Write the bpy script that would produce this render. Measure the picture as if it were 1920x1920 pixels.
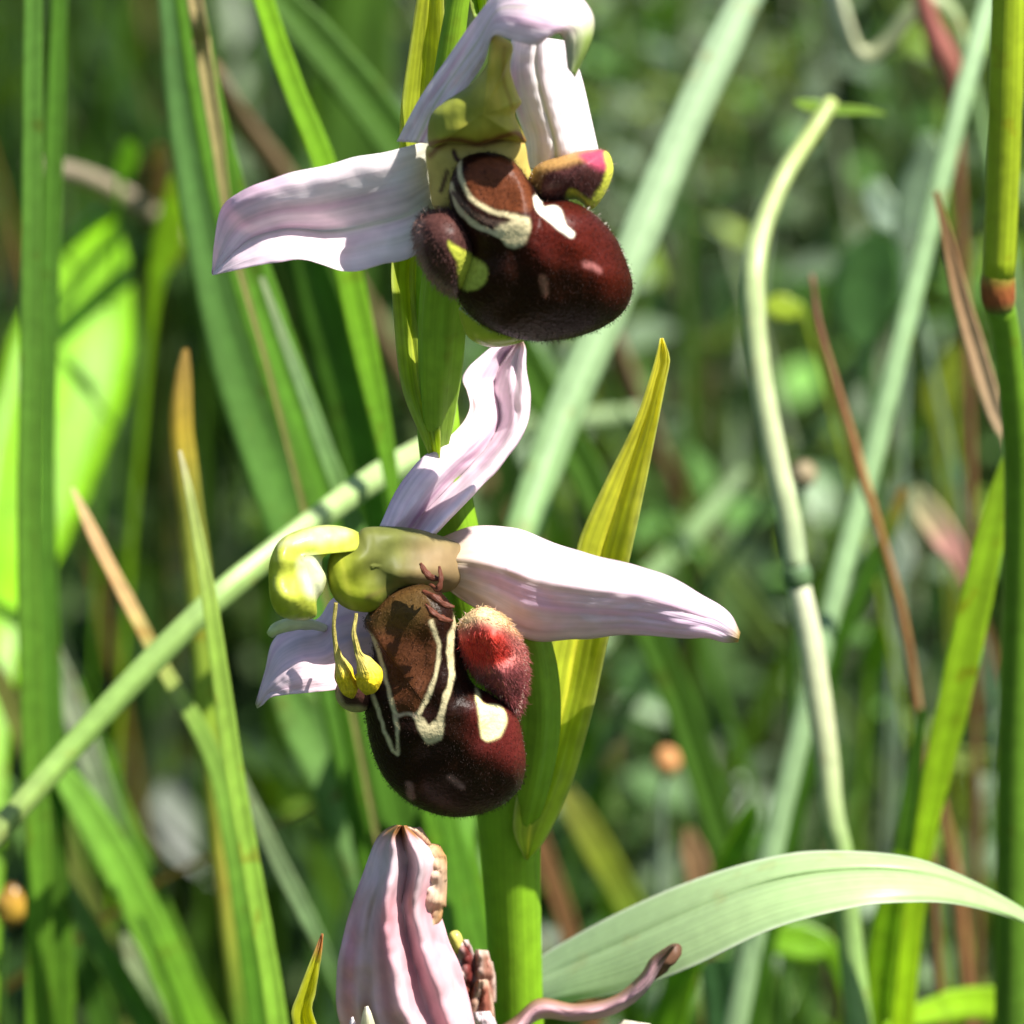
import bpy, math, random
import numpy as np
from mathutils import Vector, noise as mnoise

random.seed(7); RNG = np.random.default_rng(7)
for o in list(bpy.data.objects): bpy.data.objects.remove(o)
scene = bpy.context.scene
COL = scene.collection

# ------------------------------------------------------------------ camera, world, sun, exposure
CAM_Y, CAM_Z, TILT = -0.300, 0.300, math.radians(22.0)
HALF = 0.0310 / 0.32356                    # tan of half the field of view: 62 mm across at the orchid
cam_d = bpy.data.cameras.new('camera'); cam = bpy.data.objects.new('camera', cam_d); COL.objects.link(cam)
cam.location = (0, CAM_Y, CAM_Z); cam.rotation_euler = (math.radians(90) - TILT, 0, 0)
cam_d.sensor_width = 36; cam_d.lens = 18 / HALF
cam_d.clip_start = 0.01; cam_d.clip_end = 300
cam_d.dof.use_dof = True; cam_d.dof.focus_distance = 0.3165
cam_d.dof.aperture_fstop = cam_d.lens / 4.0   # a phone lens: 4 mm pupil
scene.camera = cam

SUN_DIR = Vector((0.50, -0.20, 0.85)).normalized()      # towards the sun
w = bpy.data.worlds.new('World'); scene.world = w; w.use_nodes = True
nt = w.node_tree; bg = nt.nodes['Background']
sky = nt.nodes.new('ShaderNodeTexSky'); sky.sky_type = 'NISHITA'; sky.sun_disc = False
sky.sun_elevation = math.asin(SUN_DIR.z); sky.sun_rotation = math.atan2(SUN_DIR.x, SUN_DIR.y)
nt.links.new(sky.outputs[0], bg.inputs[0]); bg.inputs[1].default_value = 0.072
sun_d = bpy.data.lights.new('sun', 'SUN'); sun_d.energy = 5.0; sun_d.angle = math.radians(0.5); sun_d.color = (1, 0.96, 0.89)
sun = bpy.data.objects.new('sun', sun_d); COL.objects.link(sun)
sun.rotation_euler = SUN_DIR.to_track_quat('Z', 'Y').to_euler(); sun.location = (0, 0, 3)
vs = scene.view_settings
vs.view_transform = 'Standard'; vs.look = 'None'; vs.exposure = 1.27; vs.gamma = 1; vs.use_curve_mapping = False
cy = scene.cycles; cy.max_bounces = 5; cy.diffuse_bounces = 2; cy.glossy_bounces = 2; cy.transmission_bounces = 3; cy.transparent_max_bounces = 4; cy.caustics_reflective = cy.caustics_refractive = False
scene.render.resolution_x = scene.render.resolution_y = 1024

# ------------------------------------------------------------------ pixel (1920 grid) + distance -> point
CT, ST = math.cos(TILT), math.sin(TILT)
KP = HALF / 960.0
CAMP = np.array([0, CAM_Y, CAM_Z])
def P(px, py, d):
    """Point on the sight line of a photo pixel at y = d millimetres behind the orchid's stem plane."""
    px = np.asarray(px, float); py = np.asarray(py, float); d = np.asarray(d, float)
    a = (px - 960) * KP; b = (960 - py) * KP
    dy = CT + b * ST; dz = -ST + b * CT
    s = (d * 0.001 - CAM_Y) / dy
    return np.stack(np.broadcast_arrays(a * s, CAM_Y + dy * s, CAM_Z + dz * s), -1)
def pxsize(pt):
    f = (pt[..., 1] - CAM_Y) * CT - (pt[..., 2] - CAM_Z) * ST
    return f * KP

def spline(pts, n, closed=False):
    """Catmull-Rom through rows of any width, n samples evenly spread by length of the first two columns."""
    p = np.asarray(pts, float)
    if closed:
        q = np.vstack([p[-1], p, p[0], p[1]])
    else:
        q = np.vstack([2 * p[0] - p[1], p, 2 * p[-1] - p[-2]])
    seg = len(q) - 3; out = []
    m = 24
    for i in range(seg):
        t = np.linspace(0, 1, m, endpoint=False)[:, None]
        a, b, c, d = q[i], q[i + 1], q[i + 2], q[i + 3]
        out.append(0.5 * ((2 * b) + (c - a) * t + (2 * a - 5 * b + 4 * c - d) * t ** 2 + (3 * b - a - 3 * c + d) * t ** 3))
    out = np.vstack(out + [q[-2][None]])
    k = min(3, out.shape[1]) if out.shape[1] >= 3 and not closed else 2
    L = np.r_[0, np.cumsum(np.linalg.norm(np.diff(out[:, :k], axis=0), axis=1))]
    s = np.linspace(0, L[-1], n + (1 if closed else 0))
    r = np.stack([np.interp(s, L, out[:, j]) for j in range(out.shape[1])], 1)
    return r[:-1] if closed else r

# ------------------------------------------------------------------ materials
def newmat(name):
    m = bpy.data.materials.new(name); m.use_nodes = True
    n = m.node_tree.nodes; n.clear()
    out = n.new('ShaderNodeOutputMaterial')
    return m, n, m.node_tree.links, out
def mathn(n, l, op, a, b):
    x = n.new('ShaderNodeMath'); x.operation = op
    for i, v in enumerate((a, b)):
        if isinstance(v, (int, float)): x.inputs[i].default_value = v
        else: l.new(v, x.inputs[i])
    return x.outputs[0]
def mixc(n, l, typ, fac, a, b):
    x = n.new('ShaderNodeMix'); x.data_type = 'RGBA'; x.blend_type = typ
    if isinstance(fac, (int, float)): x.inputs[0].default_value = fac
    else: l.new(fac, x.inputs[0])
    for i, v in ((6, a), (7, b)):
        if isinstance(v, tuple): x.inputs[i].default_value = (*v, 1)
        else: l.new(v, x.inputs[i])
    return x.outputs[2]
def plant_mat(name, rough=0.45, trans=0.35, tint=(1.15, 1.2, 0.55), stripe=30, stripe_amt=0.35, bump=0.25, spec=0.4, mott=0.25, sheen=0.0, mscale=900.0, vs_=1.0, wear=0.0):
    """Vertex pigment + fine veins running along the organ (UV v) + mottling, partly translucent."""
    m, n, l, out = newmat(name)
    col = n.new('ShaderNodeVertexColor'); col.layer_name = 'Col'
    uv = n.new('ShaderNodeUVMap'); mp = n.new('ShaderNodeMapping'); l.new(uv.outputs[0], mp.inputs[0])
    mp.inputs['Scale'].default_value = (stripe, 1.3 * vs_, 1)
    nz = n.new('ShaderNodeTexNoise'); nz.inputs['Scale'].default_value = 1.0; nz.inputs['Detail'].default_value = 1.5; l.new(mp.outputs[0], nz.inputs[0])
    geo = n.new('ShaderNodeNewGeometry')
    nz2 = n.new('ShaderNodeTexNoise'); nz2.inputs['Scale'].default_value = mscale; nz2.inputs['Detail'].default_value = 2; l.new(geo.outputs['Position'], nz2.inputs[0])
    s1 = mathn(n, l, 'MULTIPLY_ADD', nz.outputs[0], stripe_amt * 2.2); n_ = s1.node; n_.inputs[2].default_value = 1 - stripe_amt * 1.1
    s2 = mathn(n, l, 'MULTIPLY_ADD', nz2.outputs[0], mott * 2); s2.node.inputs[2].default_value = 1 - mott
    f = mathn(n, l, 'MULTIPLY', s1, s2)
    vm = n.new('ShaderNodeVectorMath'); vm.operation = 'SCALE'; l.new(col.outputs[0], vm.inputs[0]); l.new(f, vm.inputs['Scale'])
    base = vm.outputs[0]
    if wear:
        nz3_ = n.new('ShaderNodeTexNoise'); nz3_.inputs['Scale'].default_value = 420; nz3_.inputs['Detail'].default_value = 2; l.new(geo.outputs['Position'], nz3_.inputs[0])
        mr = n.new('ShaderNodeMapRange'); mr.inputs[1].default_value = .63; mr.inputs[2].default_value = .72; mr.inputs[4].default_value = wear; l.new(nz3_.outputs[0], mr.inputs[0])
        base = mixc(n, l, 'MULTIPLY', mr.outputs[0], base, (0.9, 0.6, 0.45))
    pb = n.new('ShaderNodeBsdfPrincipled'); l.new(base, pb.inputs['Base Color'])
    pb.inputs['Roughness'].default_value = rough; pb.inputs['Specular IOR Level'].default_value = spec
    if sheen:
        pb.inputs['Sheen Weight'].default_value = sheen; pb.inputs['Sheen Roughness'].default_value = 0.4
        pb.inputs['Sheen Tint'].default_value = (0.6, 0.35, 0.3, 1)
    bp = n.new('ShaderNodeBump'); bp.inputs['Strength'].default_value = bump; bp.inputs['Distance'].default_value = 0.0002
    hh = mathn(n, l, 'ADD', nz.outputs[0], mathn(n, l, 'MULTIPLY', nz2.outputs[0], 0.6)); l.new(hh, bp.inputs['Height']); l.new(bp.outputs[0], pb.inputs['Normal'])
    if trans > 0:
        tr = n.new('ShaderNodeBsdfTranslucent'); l.new(mixc(n, l, 'MULTIPLY', 1.0, base, tint), tr.inputs[0])
        mx = n.new('ShaderNodeMixShader'); mx.inputs[0].default_value = trans
        l.new(pb.outputs[0], mx.inputs[1]); l.new(tr.outputs[0], mx.inputs[2]); l.new(mx.outputs[0], out.inputs[0])
    else:
        l.new(pb.outputs[0], out.inputs[0])
    return m
M_BLADE = plant_mat('grass_blade', 0.42, 0.42, (1.5, 1.45, 0.45), stripe=9, stripe_amt=0.38, wear=.7)
M_STALK = plant_mat('smooth_stalk', 0.40, 0.12, (1.2, 1.2, 0.5), stripe=16, stripe_amt=0.30, bump=0.25, wear=.5)
M_DRY = plant_mat('dry_stalk', 0.65, 0.15, (1.1, 0.9, 0.6), stripe=12, stripe_amt=0.4, bump=0.35, spec=0.2)
M_STEM = plant_mat('orchid_stem', 0.5, 0.2, (1.2, 1.2, 0.4), stripe=18, stripe_amt=0.22, bump=0.2, mott=0.25, spec=.22, wear=.35)
M_BRACT = plant_mat('orchid_bract', 0.42, 0.58, (1.4, 1.35, 0.45), stripe=12, stripe_amt=0.45, bump=0.3)
M_PETAL = plant_mat('petal', 0.5, 0.4, (1.0, 0.9, 0.95), stripe=22, stripe_amt=0.2, bump=0.3, spec=0.3, mott=0.14, mscale=900)
M_WITHER = plant_mat('withered_petal', 0.5, 0.3, (1.0, 0.8, 0.8), stripe=14, stripe_amt=0.18, bump=0.28, spec=0.3, mott=0.2)
M_LIP = plant_mat('velvet_lip', 0.42, 0.0, stripe=4, stripe_amt=0.1, bump=0.5, spec=0.10, mott=0.4, sheen=0.02, mscale=3800)
M_COLUMN = plant_mat('column_flesh', 0.3, 0.15, (1.2, 1.15, 0.4), stripe=6, stripe_amt=0.15, bump=0.2, spec=0.5, mott=0.2)
M_FLESH = plant_mat('column_skin', 0.55, 0.12, (1.2, 1.15, 0.4), stripe=6, stripe_amt=0.25, bump=0.4, spec=0.2, mott=0.3)
M_BEAK = plant_mat('beak_skin', 0.36, 0.18, (1.2, 1.15, 0.4), stripe=9, stripe_amt=0.3, bump=0.45, spec=0.45, mott=0.35, mscale=1500)
M_POLLEN = plant_mat('pollen_mass', 0.6, 0.15, (1.1, 1, 0.4), stripe=9, stripe_amt=0.2, bump=1.0, spec=0.2, mott=0.5, mscale=3500)
M_HAIR = plant_mat('hair', 0.5, 0.4, (1, 1, 1), stripe=1, stripe_amt=0.0, bump=0.0, mott=0.0)
M_HERB = plant_mat('herb_leaf', 0.45, 0.38, (1.4, 1.4, 0.45), stripe=5, stripe_amt=0.25, bump=0.2)

def mass_mat(name):
    m, n, l, out = newmat(name)
    col = n.new('ShaderNodeVertexColor'); col.layer_name = 'Col'
    pb = n.new('ShaderNodeBsdfPrincipled'); l.new(col.outputs[0], pb.inputs['Base Color']); pb.inputs['Roughness'].default_value = .42; pb.inputs['Specular IOR Level'].default_value = .4
    tr = n.new('ShaderNodeBsdfTranslucent'); l.new(mixc(n, l, 'MULTIPLY', 1.0, col.outputs[0], (1.4, 1.4, 0.45)), tr.inputs[0])
    mx = n.new('ShaderNodeMixShader'); mx.inputs[0].default_value = .38
    l.new(pb.outputs[0], mx.inputs[1]); l.new(tr.outputs[0], mx.inputs[2]); l.new(mx.outputs[0], out.inputs[0])
    return m
M_MASS = mass_mat('meadow_mass')
def ground_mat():
    m, n, l, out = newmat('meadow_floor')
    geo = n.new('ShaderNodeNewGeometry')
    a = n.new('ShaderNodeTexNoise'); a.inputs['Scale'].default_value = 60; a.inputs['Detail'].default_value = 8; l.new(geo.outputs['Position'], a.inputs[0])
    b = n.new('ShaderNodeTexNoise'); b.inputs['Scale'].default_value = 2.2; b.inputs['Detail'].default_value = 5; l.new(geo.outputs['Position'], b.inputs[0])
    r = n.new('ShaderNodeValToRGB'); l.new(a.outputs[0], r.inputs[0])
    r.color_ramp.elements[0].position = .35; r.color_ramp.elements[0].color = (0.012, 0.016, 0.006, 1)
    r.color_ramp.elements[1].position = .7; r.color_ramp.elements[1].color = (0.05, 0.075, 0.02, 1)
    c = mixc(n, l, 'MIX', mathn(n, l, 'MULTIPLY', b.outputs[0], .7), r.outputs[0], (0.035, 0.08, 0.015))
    pb = n.new('ShaderNodeBsdfPrincipled'); pb.inputs['Roughness'].default_value = 0.95; l.new(c, pb.inputs['Base Color'])
    bp = n.new('ShaderNodeBump'); bp.inputs['Distance'].default_value = 0.004; l.new(a.outputs[0], bp.inputs['Height']); l.new(bp.outputs[0], pb.inputs['Normal'])
    l.new(pb.outputs[0], out.inputs[0])
    return m
M_GROUND = ground_mat()

# ------------------------------------------------------------------ mesh helpers
def make(name, V, F, mat, cols=None, uvs=None, parent=None, kind=None, smooth=True):
    me = bpy.data.meshes.new(name)
    V = np.asarray(V, np.float32).reshape(-1, 3)
    me.from_pydata([], [], []) if False else None
    if isinstance(F, np.ndarray):
        k = F.shape[1]; nf = len(F)
        me.vertices.add(len(V)); me.vertices.foreach_set('co', V.ravel())
        me.loops.add(nf * k); me.loops.foreach_set('vertex_index', F.astype(np.int32).ravel())
        me.polygons.add(nf); me.polygons.foreach_set('loop_start', np.arange(0, nf * k, k, dtype=np.int32))
        me.update(calc_edges=True)
    else:
        me.from_pydata(V.tolist(), [], F)
    nl = len(me.loops); li = np.zeros(nl, np.int32); me.loops.foreach_get('vertex_index', li)
    if cols is None: cols = np.full((len(V), 3), 0.5)
    ca = me.color_attributes.new('Col', 'FLOAT_COLOR', 'POINT')
    ca.data.foreach_set('color', np.c_[np.clip(cols, 0.001, 1), np.ones(len(V))].astype(np.float32).ravel())
    if uvs is None: uvs = np.zeros((len(V), 2))
    ul = me.uv_layers.new(name='UVMap'); ul.data.foreach_set('uv', np.asarray(uvs, np.float32)[li].ravel())
    if smooth: me.polygons.foreach_set('use_smooth', np.ones(len(me.polygons), bool))
    me.materials.append(mat); me.validate(); me.update()
    o = bpy.data.objects.new(name, me); COL.objects.link(o)
    if parent is not None: o.parent = parent
    if kind: o['kind'] = kind
    return o
def tag(o, label, cat, group=None):
    o['label'] = label; o['category'] = cat
    if group: o['group'] = group
    return o
def norm(v): return v / np.maximum(np.linalg.norm(v, axis=-1, keepdims=True), 1e-12)
def gradient(stops, v):
    s = np.array([a for a, _ in stops]); c = np.array([b for _, b in stops], float)
    return np.stack([np.interp(v, s, c[:, i]) for i in range(3)], -1)
def as_stops(c): return c if isinstance(c, list) else [(0, c), (1, c)]
def nz3(x, y, z, s=1.0): return mnoise.noise(Vector((x * s, y * s, z * s)))

def to_ground(W, wid, root_in=0.6):
    """Carry a centre line (points, widths) that left the frame on down to the soil."""
    p = W[-1]
    if p[2] < 0.004: return W, wid
    t = norm(W[-1] - W[-2])
    drift = t[:2] / max(0.35, -t[2]) * p[2] * root_in * 0.6
    L = np.linalg.norm(drift)
    if L > 0.05: drift *= 0.05 / L
    r = np.array([p[0] + drift[0], p[1] + drift[1], -0.003])
    Lr = np.linalg.norm(r - p); q = p + t * Lr * 0.4; q[2] = max(q[2], 0.02)
    step = min(0.5, np.linalg.norm(W[-1] - W[-2]) / Lr); ts = []; a = 0
    while a + step < 0.85: a += step; step *= 1.45; ts.append(a)
    ts = np.array(ts + [1.0])[:, None]
    ext = (1 - ts) ** 2 * p + 2 * ts * (1 - ts) * q + ts ** 2 * r
    return np.vstack([W, ext]), np.r_[wid, np.linspace(1, .8, len(ts)) * wid[-1]]

def centre(pts, d, ext_top=None, ground=True, n=30):
    """pts: (px, py, width_px[, d]) from the tip down. Returns points, widths in metres."""
    p = np.asarray(pts, float)
    if p.shape[1] == 3:
        dd = np.linspace(d[0], d[1], len(p)) if isinstance(d, tuple) else np.full(len(p), float(d))
        p = np.c_[p, dd]
    W = P(p[:, 0], p[:, 1], p[:, 3]); wid = p[:, 2] * pxsize(W)
    if ext_top:
        t = norm(W[0] - W[1]); top = W[0] + t * ext_top * 0.001
        W = np.vstack([top, W]); wid = np.r_[wid[0] * 0.15, wid]
    m = len(W)
    if ground: W, wid = to_ground(W, wid)
    if len(W) == m:
        S = spline(np.c_[W, wid], n); v = np.linspace(0, 1, n)
    else:                                   # close steps where the plant shows, a few down to its root
        D = spline(np.c_[W, wid], 900); k = int(np.argmin(np.linalg.norm(D[:, :3] - W[m - 1], axis=1)))
        i = np.r_[np.linspace(0, k, n - 8), np.linspace(k, 899, 9)[1:]]
        S = np.stack([np.interp(i, np.arange(900), D[:, c]) for c in range(4)], 1); v = i / k
    return S[:, :3], np.maximum(S[:, 3], 2e-5), v

def blade(name, pts, d, cols, mat=None, roll=0.0, fold=0.3, ext=None, ground=True, n=44, m=7, th=0.00016, parent=None, twist=0.0, wav=0.0):
    C, wid, v = centre(pts, d, ext, ground, n)
    T = norm(np.gradient(C, axis=0)); Vw = norm(CAMP - C)
    Wd = norm(np.cross(T, Vw)); N = norm(np.cross(Wd, T))
    ang = roll + twist * (v - 0.3)
    ca, sa = np.cos(ang)[:, None], np.sin(ang)[:, None]
    W2 = Wd * ca + N * sa; N2 = N * ca - Wd * sa
    half = (wid * 0.5 / np.maximum(np.abs(np.cos(ang)), 0.5))[:, None] * np.array([[1 + .05 * nz3(a * 17 + roll * 9, wid[0] * 1e4, 2.2) + .04 * nz3(a * 43, wid[0] * 3e4, 7.2)] for a in v])
    s = np.linspace(-1, 1, m)
    rows = []; uv = []
    ph = random.random() * 50
    for i, sd in enumerate((1, -1)):
        for j in (range(m) if sd == 1 else range(m - 1, -1, -1)):
            off = -fold * (1 - abs(s[j])) * half
            if wav: off = off + np.array([[nz3(a * 9 + ph, s[j], 0)] for a in v]) * wav * 0.001
            tk = np.minimum(th, half * 0.4) * (1.0 - 0.75 * s[j] ** 2) * 0.5
            rows.append(C + W2 * half * s[j] + N2 * (off + sd * tk)); uv.append(np.c_[np.full(n, (s[j] + 1) / 2 + (0 if sd == 1 else 0)), v * 3 + ph])
    V = np.stack(rows, 1); U = np.stack(uv, 1); k = 2 * m
    idx = np.arange(n * k).reshape(n, k)
    F = np.stack([idx[:-1], np.roll(idx, -1, 1)[:-1], np.roll(idx, -1, 1)[1:], idx[1:]], -1).reshape(-1, 4)
    c = gradient(as_stops(cols), v)
    mid = 1 + 0.22 * np.exp(-(np.r_[s, s[::-1]] / 0.16) ** 2)
    ns = np.array([1 + 0.16 * nz3(a * 14 + ph, 0.3, 1.7) for a in v])
    cc = c[:, None, :] * mid[None, :, None] * ns[:, None, None]
    return make(name, V, F, mat or M_BLADE, cc.reshape(-1, 3), U.reshape(-1, 2), parent)

def tube(name, pts, d, cols, mat=None, ext=None, ground=True, n=56, k=12, parent=None, ribs=0.0, flat=1.0, bump=0.0):
    C, wid, v = centre(pts, d, ext, ground, n)
    T = norm(np.gradient(C, axis=0)); Vw = norm(CAMP - C)
    A = norm(np.cross(T, Vw)); B = norm(np.cross(A, T))
    th = np.linspace(0, 2 * np.pi, k, endpoint=False); ph = random.random() * 50
    rr = (wid * 0.5)[:, None] * (1 + ribs * np.cos(6 * th[None, :] + 3 * v[:, None]))
    if bump:
        rr = rr * (1 + bump * np.array([[nz3(math.cos(t) * 1.2 + ph, math.sin(t) * 1.2, a * 7) for t in th] for a in v]))
    V = C[:, None] + A[:, None] * (np.cos(th)[None, :, None] * rr[..., None]) + B[:, None] * (np.sin(th)[None, :, None] * rr[..., None] * flat)
    U = np.stack(np.broadcast_arrays((th / (2 * np.pi))[None, :] * 2, v[:, None] * 3 + ph), -1)
    idx = np.arange(n * k).reshape(n, k)
    F = np.stack([idx[:-1], np.roll(idx, -1, 1)[:-1], np.roll(idx, -1, 1)[1:], idx[1:]], -1).reshape(-1, 4)
    V = np.vstack([V.reshape(-1, 3), C[0], C[-1]]); nv = n * k
    F = [tuple(f) for f in F] + [(idx[0][(j + 1) % k], idx[0][j], nv) for j in range(k)] + [(idx[-1][j], idx[-1][(j + 1) % k], nv + 1) for j in range(k)]
    c = gradient(as_stops(cols), v)
    cc = np.repeat(c[:, None], k, 1) * np.array([1 + 0.12 * nz3(a * 11 + ph, .3, .7) for a in v])[:, None, None]
    cc = np.vstack([cc.reshape(-1, 3), c[0], c[-1]])
    U = np.vstack([U.reshape(-1, 2), [[0, 0]], [[0, 1]]])
    return make(name, V, [tuple(int(x) for x in f) for f in F], mat or M_STALK, cc, U, parent)

# signed distance painting in the organ's own outline coordinates -----------
def seg_dist(p, a, b):
    ab = b - a; t = np.clip(((p - a) @ ab) / max(ab @ ab, 1e-9), 0, 1)
    return np.linalg.norm(p - a - t[:, None] * ab, axis=1)
def poly_sd(p, poly):
    q = np.asarray(poly, float); inside = np.zeros(len(p), bool); dist = np.full(len(p), 1e9)
    for i in range(len(q)):
        a, b = q[i], q[(i + 1) % len(q)]
        dist = np.minimum(dist, seg_dist(p, a, b))
        cr = (a[1] > p[:, 1]) != (b[1] > p[:, 1])
        xi = (b[0] - a[0]) * (p[:, 1] - a[1]) / (b[1] - a[1] + 1e-9) + a[0]
        inside ^= cr & (p[:, 0] < xi)
    return np.where(inside, -dist, dist)
def paint(p, base, marks):
    c = np.tile(np.asarray(base, float), (len(p), 1))
    wob = np.array([[mnoise.noise(Vector((a * .05, b * .05, 3))), mnoise.noise(Vector((a * .05, b * .05, 9)))] for a, b in p]) * 3.0
    q = p + wob
    for mk in marks:
        if mk[0] == 'poly':
            sd = poly_sd(q, spline(mk[1], 40, True)); col, soft = mk[2], mk[3]
        else:
            pl = spline(mk[1], 30) if len(mk[1]) > 2 else np.asarray(mk[1], float)
            sd = np.full(len(p), 1e9)
            for i in range(len(pl) - 1): sd = np.minimum(sd, seg_dist(q, pl[i, :2], pl[i + 1, :2]))
            sd -= mk[2] / 2; col, soft = mk[3], mk[4]
        f = np.clip(0.5 - sd / (2 * soft), 0, 1)[:, None]; f = f * f * (3 - 2 * f)
        c = c * (1 - f) + np.asarray(col) * f
    return c

def inflate(name, outline, ctr, d, front, back, base, marks=(), mat=None, parent=None, J=36, n=150, tilt=(0, 0), shape=2.0, lump=0.0, dents=()):
    """A closed rounded body whose outline is traced; it bulges `front` mm towards and `back` mm away."""
    o = spline(outline, n, True); c = np.asarray(ctr, float)
    r = np.sin(np.linspace(0, math.pi / 2, J + 1))[1:]
    ring = c + (o - c)[None] * r[:, None, None]                      # J,n,2
    prof = (1 - r ** shape) ** 0.5
    def depth(q, pr, sgn):
        a = (front if sgn < 0 else back)
        dd = d + sgn * a * pr + (q[..., 0] - c[0]) * tilt[0] + (q[..., 1] - c[1]) * tilt[1]
        if sgn < 0:
            for (x, y, rad, amt) in dents:
                dd = dd + amt * np.exp(-((q[..., 0] - x) ** 2 + (q[..., 1] - y) ** 2) / rad ** 2)
        return dd
    dF = depth(ring, prof[:, None], -1); dB = depth(ring[:-1], prof[:-1, None], 1)
    if lump:
        dF = dF + lump * prof[:, None] * np.array([[nz3(a * .02, b * .02, 1) for a, b in row] for row in ring])
    q = np.vstack([ring.reshape(-1, 2), ring[:-1].reshape(-1, 2), c[None], c[None]])
    dd = np.r_[dF.ravel(), dB.ravel(), depth(c, 1.0, -1), depth(c, 1.0, 1)]
    V = P(q[:, 0], q[:, 1], dd)
    fi = np.arange(J * n).reshape(J, n); bi = np.vstack([np.arange((J - 1) * n).reshape(J - 1, n) + J * n, fi[-1][None]])
    cf = len(q) - 2; cb = len(q) - 1; F = []
    for g, flip in ((fi, False), (bi, True)):
        a, b, cc, e = g[:-1], np.roll(g, -1, 1)[:-1], np.roll(g, -1, 1)[1:], g[1:]
        Q = np.stack([a, e, cc, b] if not flip else [a, b, cc, e], -1).reshape(-1, 4); F += [tuple(map(int, x)) for x in Q]
    for j in range(n):
        k2 = (j + 1) % n
        F.append((cf, int(fi[0][j]), int(fi[0][k2]))); F.append((cb, int(bi[0][k2]), int(bi[0][j])))
    col = paint(q, base, marks)
    uv = (q - c) / 200.0
    ob = make(name, V, F, mat or M_LIP, col, uv, parent)
    ob['_n'] = n
    return ob, o, d

def hairs(name, P0, D0, lens, cols, parent, rad=2.2e-5):
    """Fine tapering hairs, each a bent three-sided spike; uncountable, so one part."""
    n = len(P0); D0 = norm(D0); up = np.array([0.13, 0.7, 0.7]); A = norm(np.cross(D0, up)); B = np.cross(D0, A)
    bend = norm(RNG.normal(size=(n, 3))) * 0.35
    V = []; 
    for t, rr in ((0, 1), (0.5, 0.7)):
        base = P0 + (D0 * t + bend * t * t) * lens[:, None]
        for k in range(3):
            a = 2 * math.pi * k / 3
            V.append(base + (A * math.cos(a) + B * math.sin(a)) * rad * rr)
    V.append(P0 + (D0 + bend) * lens[:, None])
    V = np.stack(V, 1).reshape(-1, 3); i0 = (np.arange(n) * 7)[:, None]
    tri = []
    for k in range(3):
        k2 = (k + 1) % 3
        tri += [[k, k2, 3 + k2], [k, 3 + k2, 3 + k], [3 + k, 3 + k2, 6]]
    F = (i0[:, :, None] + np.array(tri)[None]).reshape(-1, 3)
    c = np.repeat(cols, 7, 0)
    return make(name, V, F, M_HAIR, c, None, parent, kind='stuff')

def outline_hairs(name, outline, ctr, d, count, L, colA, colB, parent, rng=(0, 1), inner=0.93, dj=0.4, density=None, rad=2.2e-5):
    o = np.asarray(outline); n = len(o); c = np.asarray(ctr, float)
    t = RNG.uniform(rng[0], rng[1], count) % 1.0
    i = (t * n).astype(int) % n; p = c + (o[i] - c) * RNG.uniform(inner, 0.985, (count, 1))
    base = P(p[:, 0], p[:, 1], d + RNG.uniform(-dj, dj, count))
    q = p + (o[i] - c) * 0.1
    tip = P(q[:, 0], q[:, 1], d + RNG.uniform(-dj, dj, count) * 2)
    D = norm(tip - base) + RNG.normal(size=(count, 3)) * 0.28
    ln = L * 0.001 * RNG.uniform(0.5, 1.2, count)
    f = RNG.uniform(0, 1, (count, 1)); cols = np.asarray(colA) * f + np.asarray(colB) * (1 - f)
    return hairs(name, base, D, ln, cols, parent, rad)

def surface_hairs(name, ob, count, L, tint, d_max, parent, lay=(0, 0, -1.0), layw=0.8, rad=1.7e-5, lift=1.0, region=None, bare_marks=False):
    """Short fur on the camera-side half of a body, pigmented like the skin it grows on."""
    me = ob.data; nv = len(me.vertices)
    co = np.zeros(nv * 3, np.float32); me.vertices.foreach_get('co', co); co = co.reshape(-1, 3).astype(float)
    no = np.zeros(nv * 3, np.float32); me.vertices.foreach_get('normal', no); no = no.reshape(-1, 3).astype(float)
    cl = np.zeros(nv * 4, np.float32); me.color_attributes['Col'].data.foreach_get('color', cl); cl = cl.reshape(-1, 4)[:, :3].astype(float)
    ctr = co.mean(0); ok = np.where(no[:, 1] < 0.35)[0]
    if ((no * (co - ctr)).sum(1) < 0).mean() > .5: no = -no; ok = np.where(no[:, 1] < 0.35)[0]
    area = np.zeros(nv); pa = np.array([p.area for p in me.polygons]); 
    for p, a in zip(me.polygons, pa):
        for v in p.vertices: area[v] += a
    if region is not None: area = area * region(co)
    pr = area[ok] / area[ok].sum(); i = RNG.choice(ok, count, p=pr)
    jit = RNG.normal(size=(count, 3)) * np.sqrt(area[i])[:, None] * .35
    D = no[i] * lift + np.asarray(lay) * layw + RNG.normal(size=(count, 3)) * .3
    keep = cl[i].max(1) < 0.2 if bare_marks else np.ones(count, bool); i = i[keep]; jit = jit[keep]; D = D[keep]; count = len(i)
    return hairs(name, co[i] + jit - no[i] * 2e-5, D, L * .001 * RNG.uniform(.5, 1.2, count), np.clip(cl[i] * np.asarray(tint) * RNG.uniform(.6, 1.5, (count, 1)), 0, .9), parent, rad)

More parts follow.
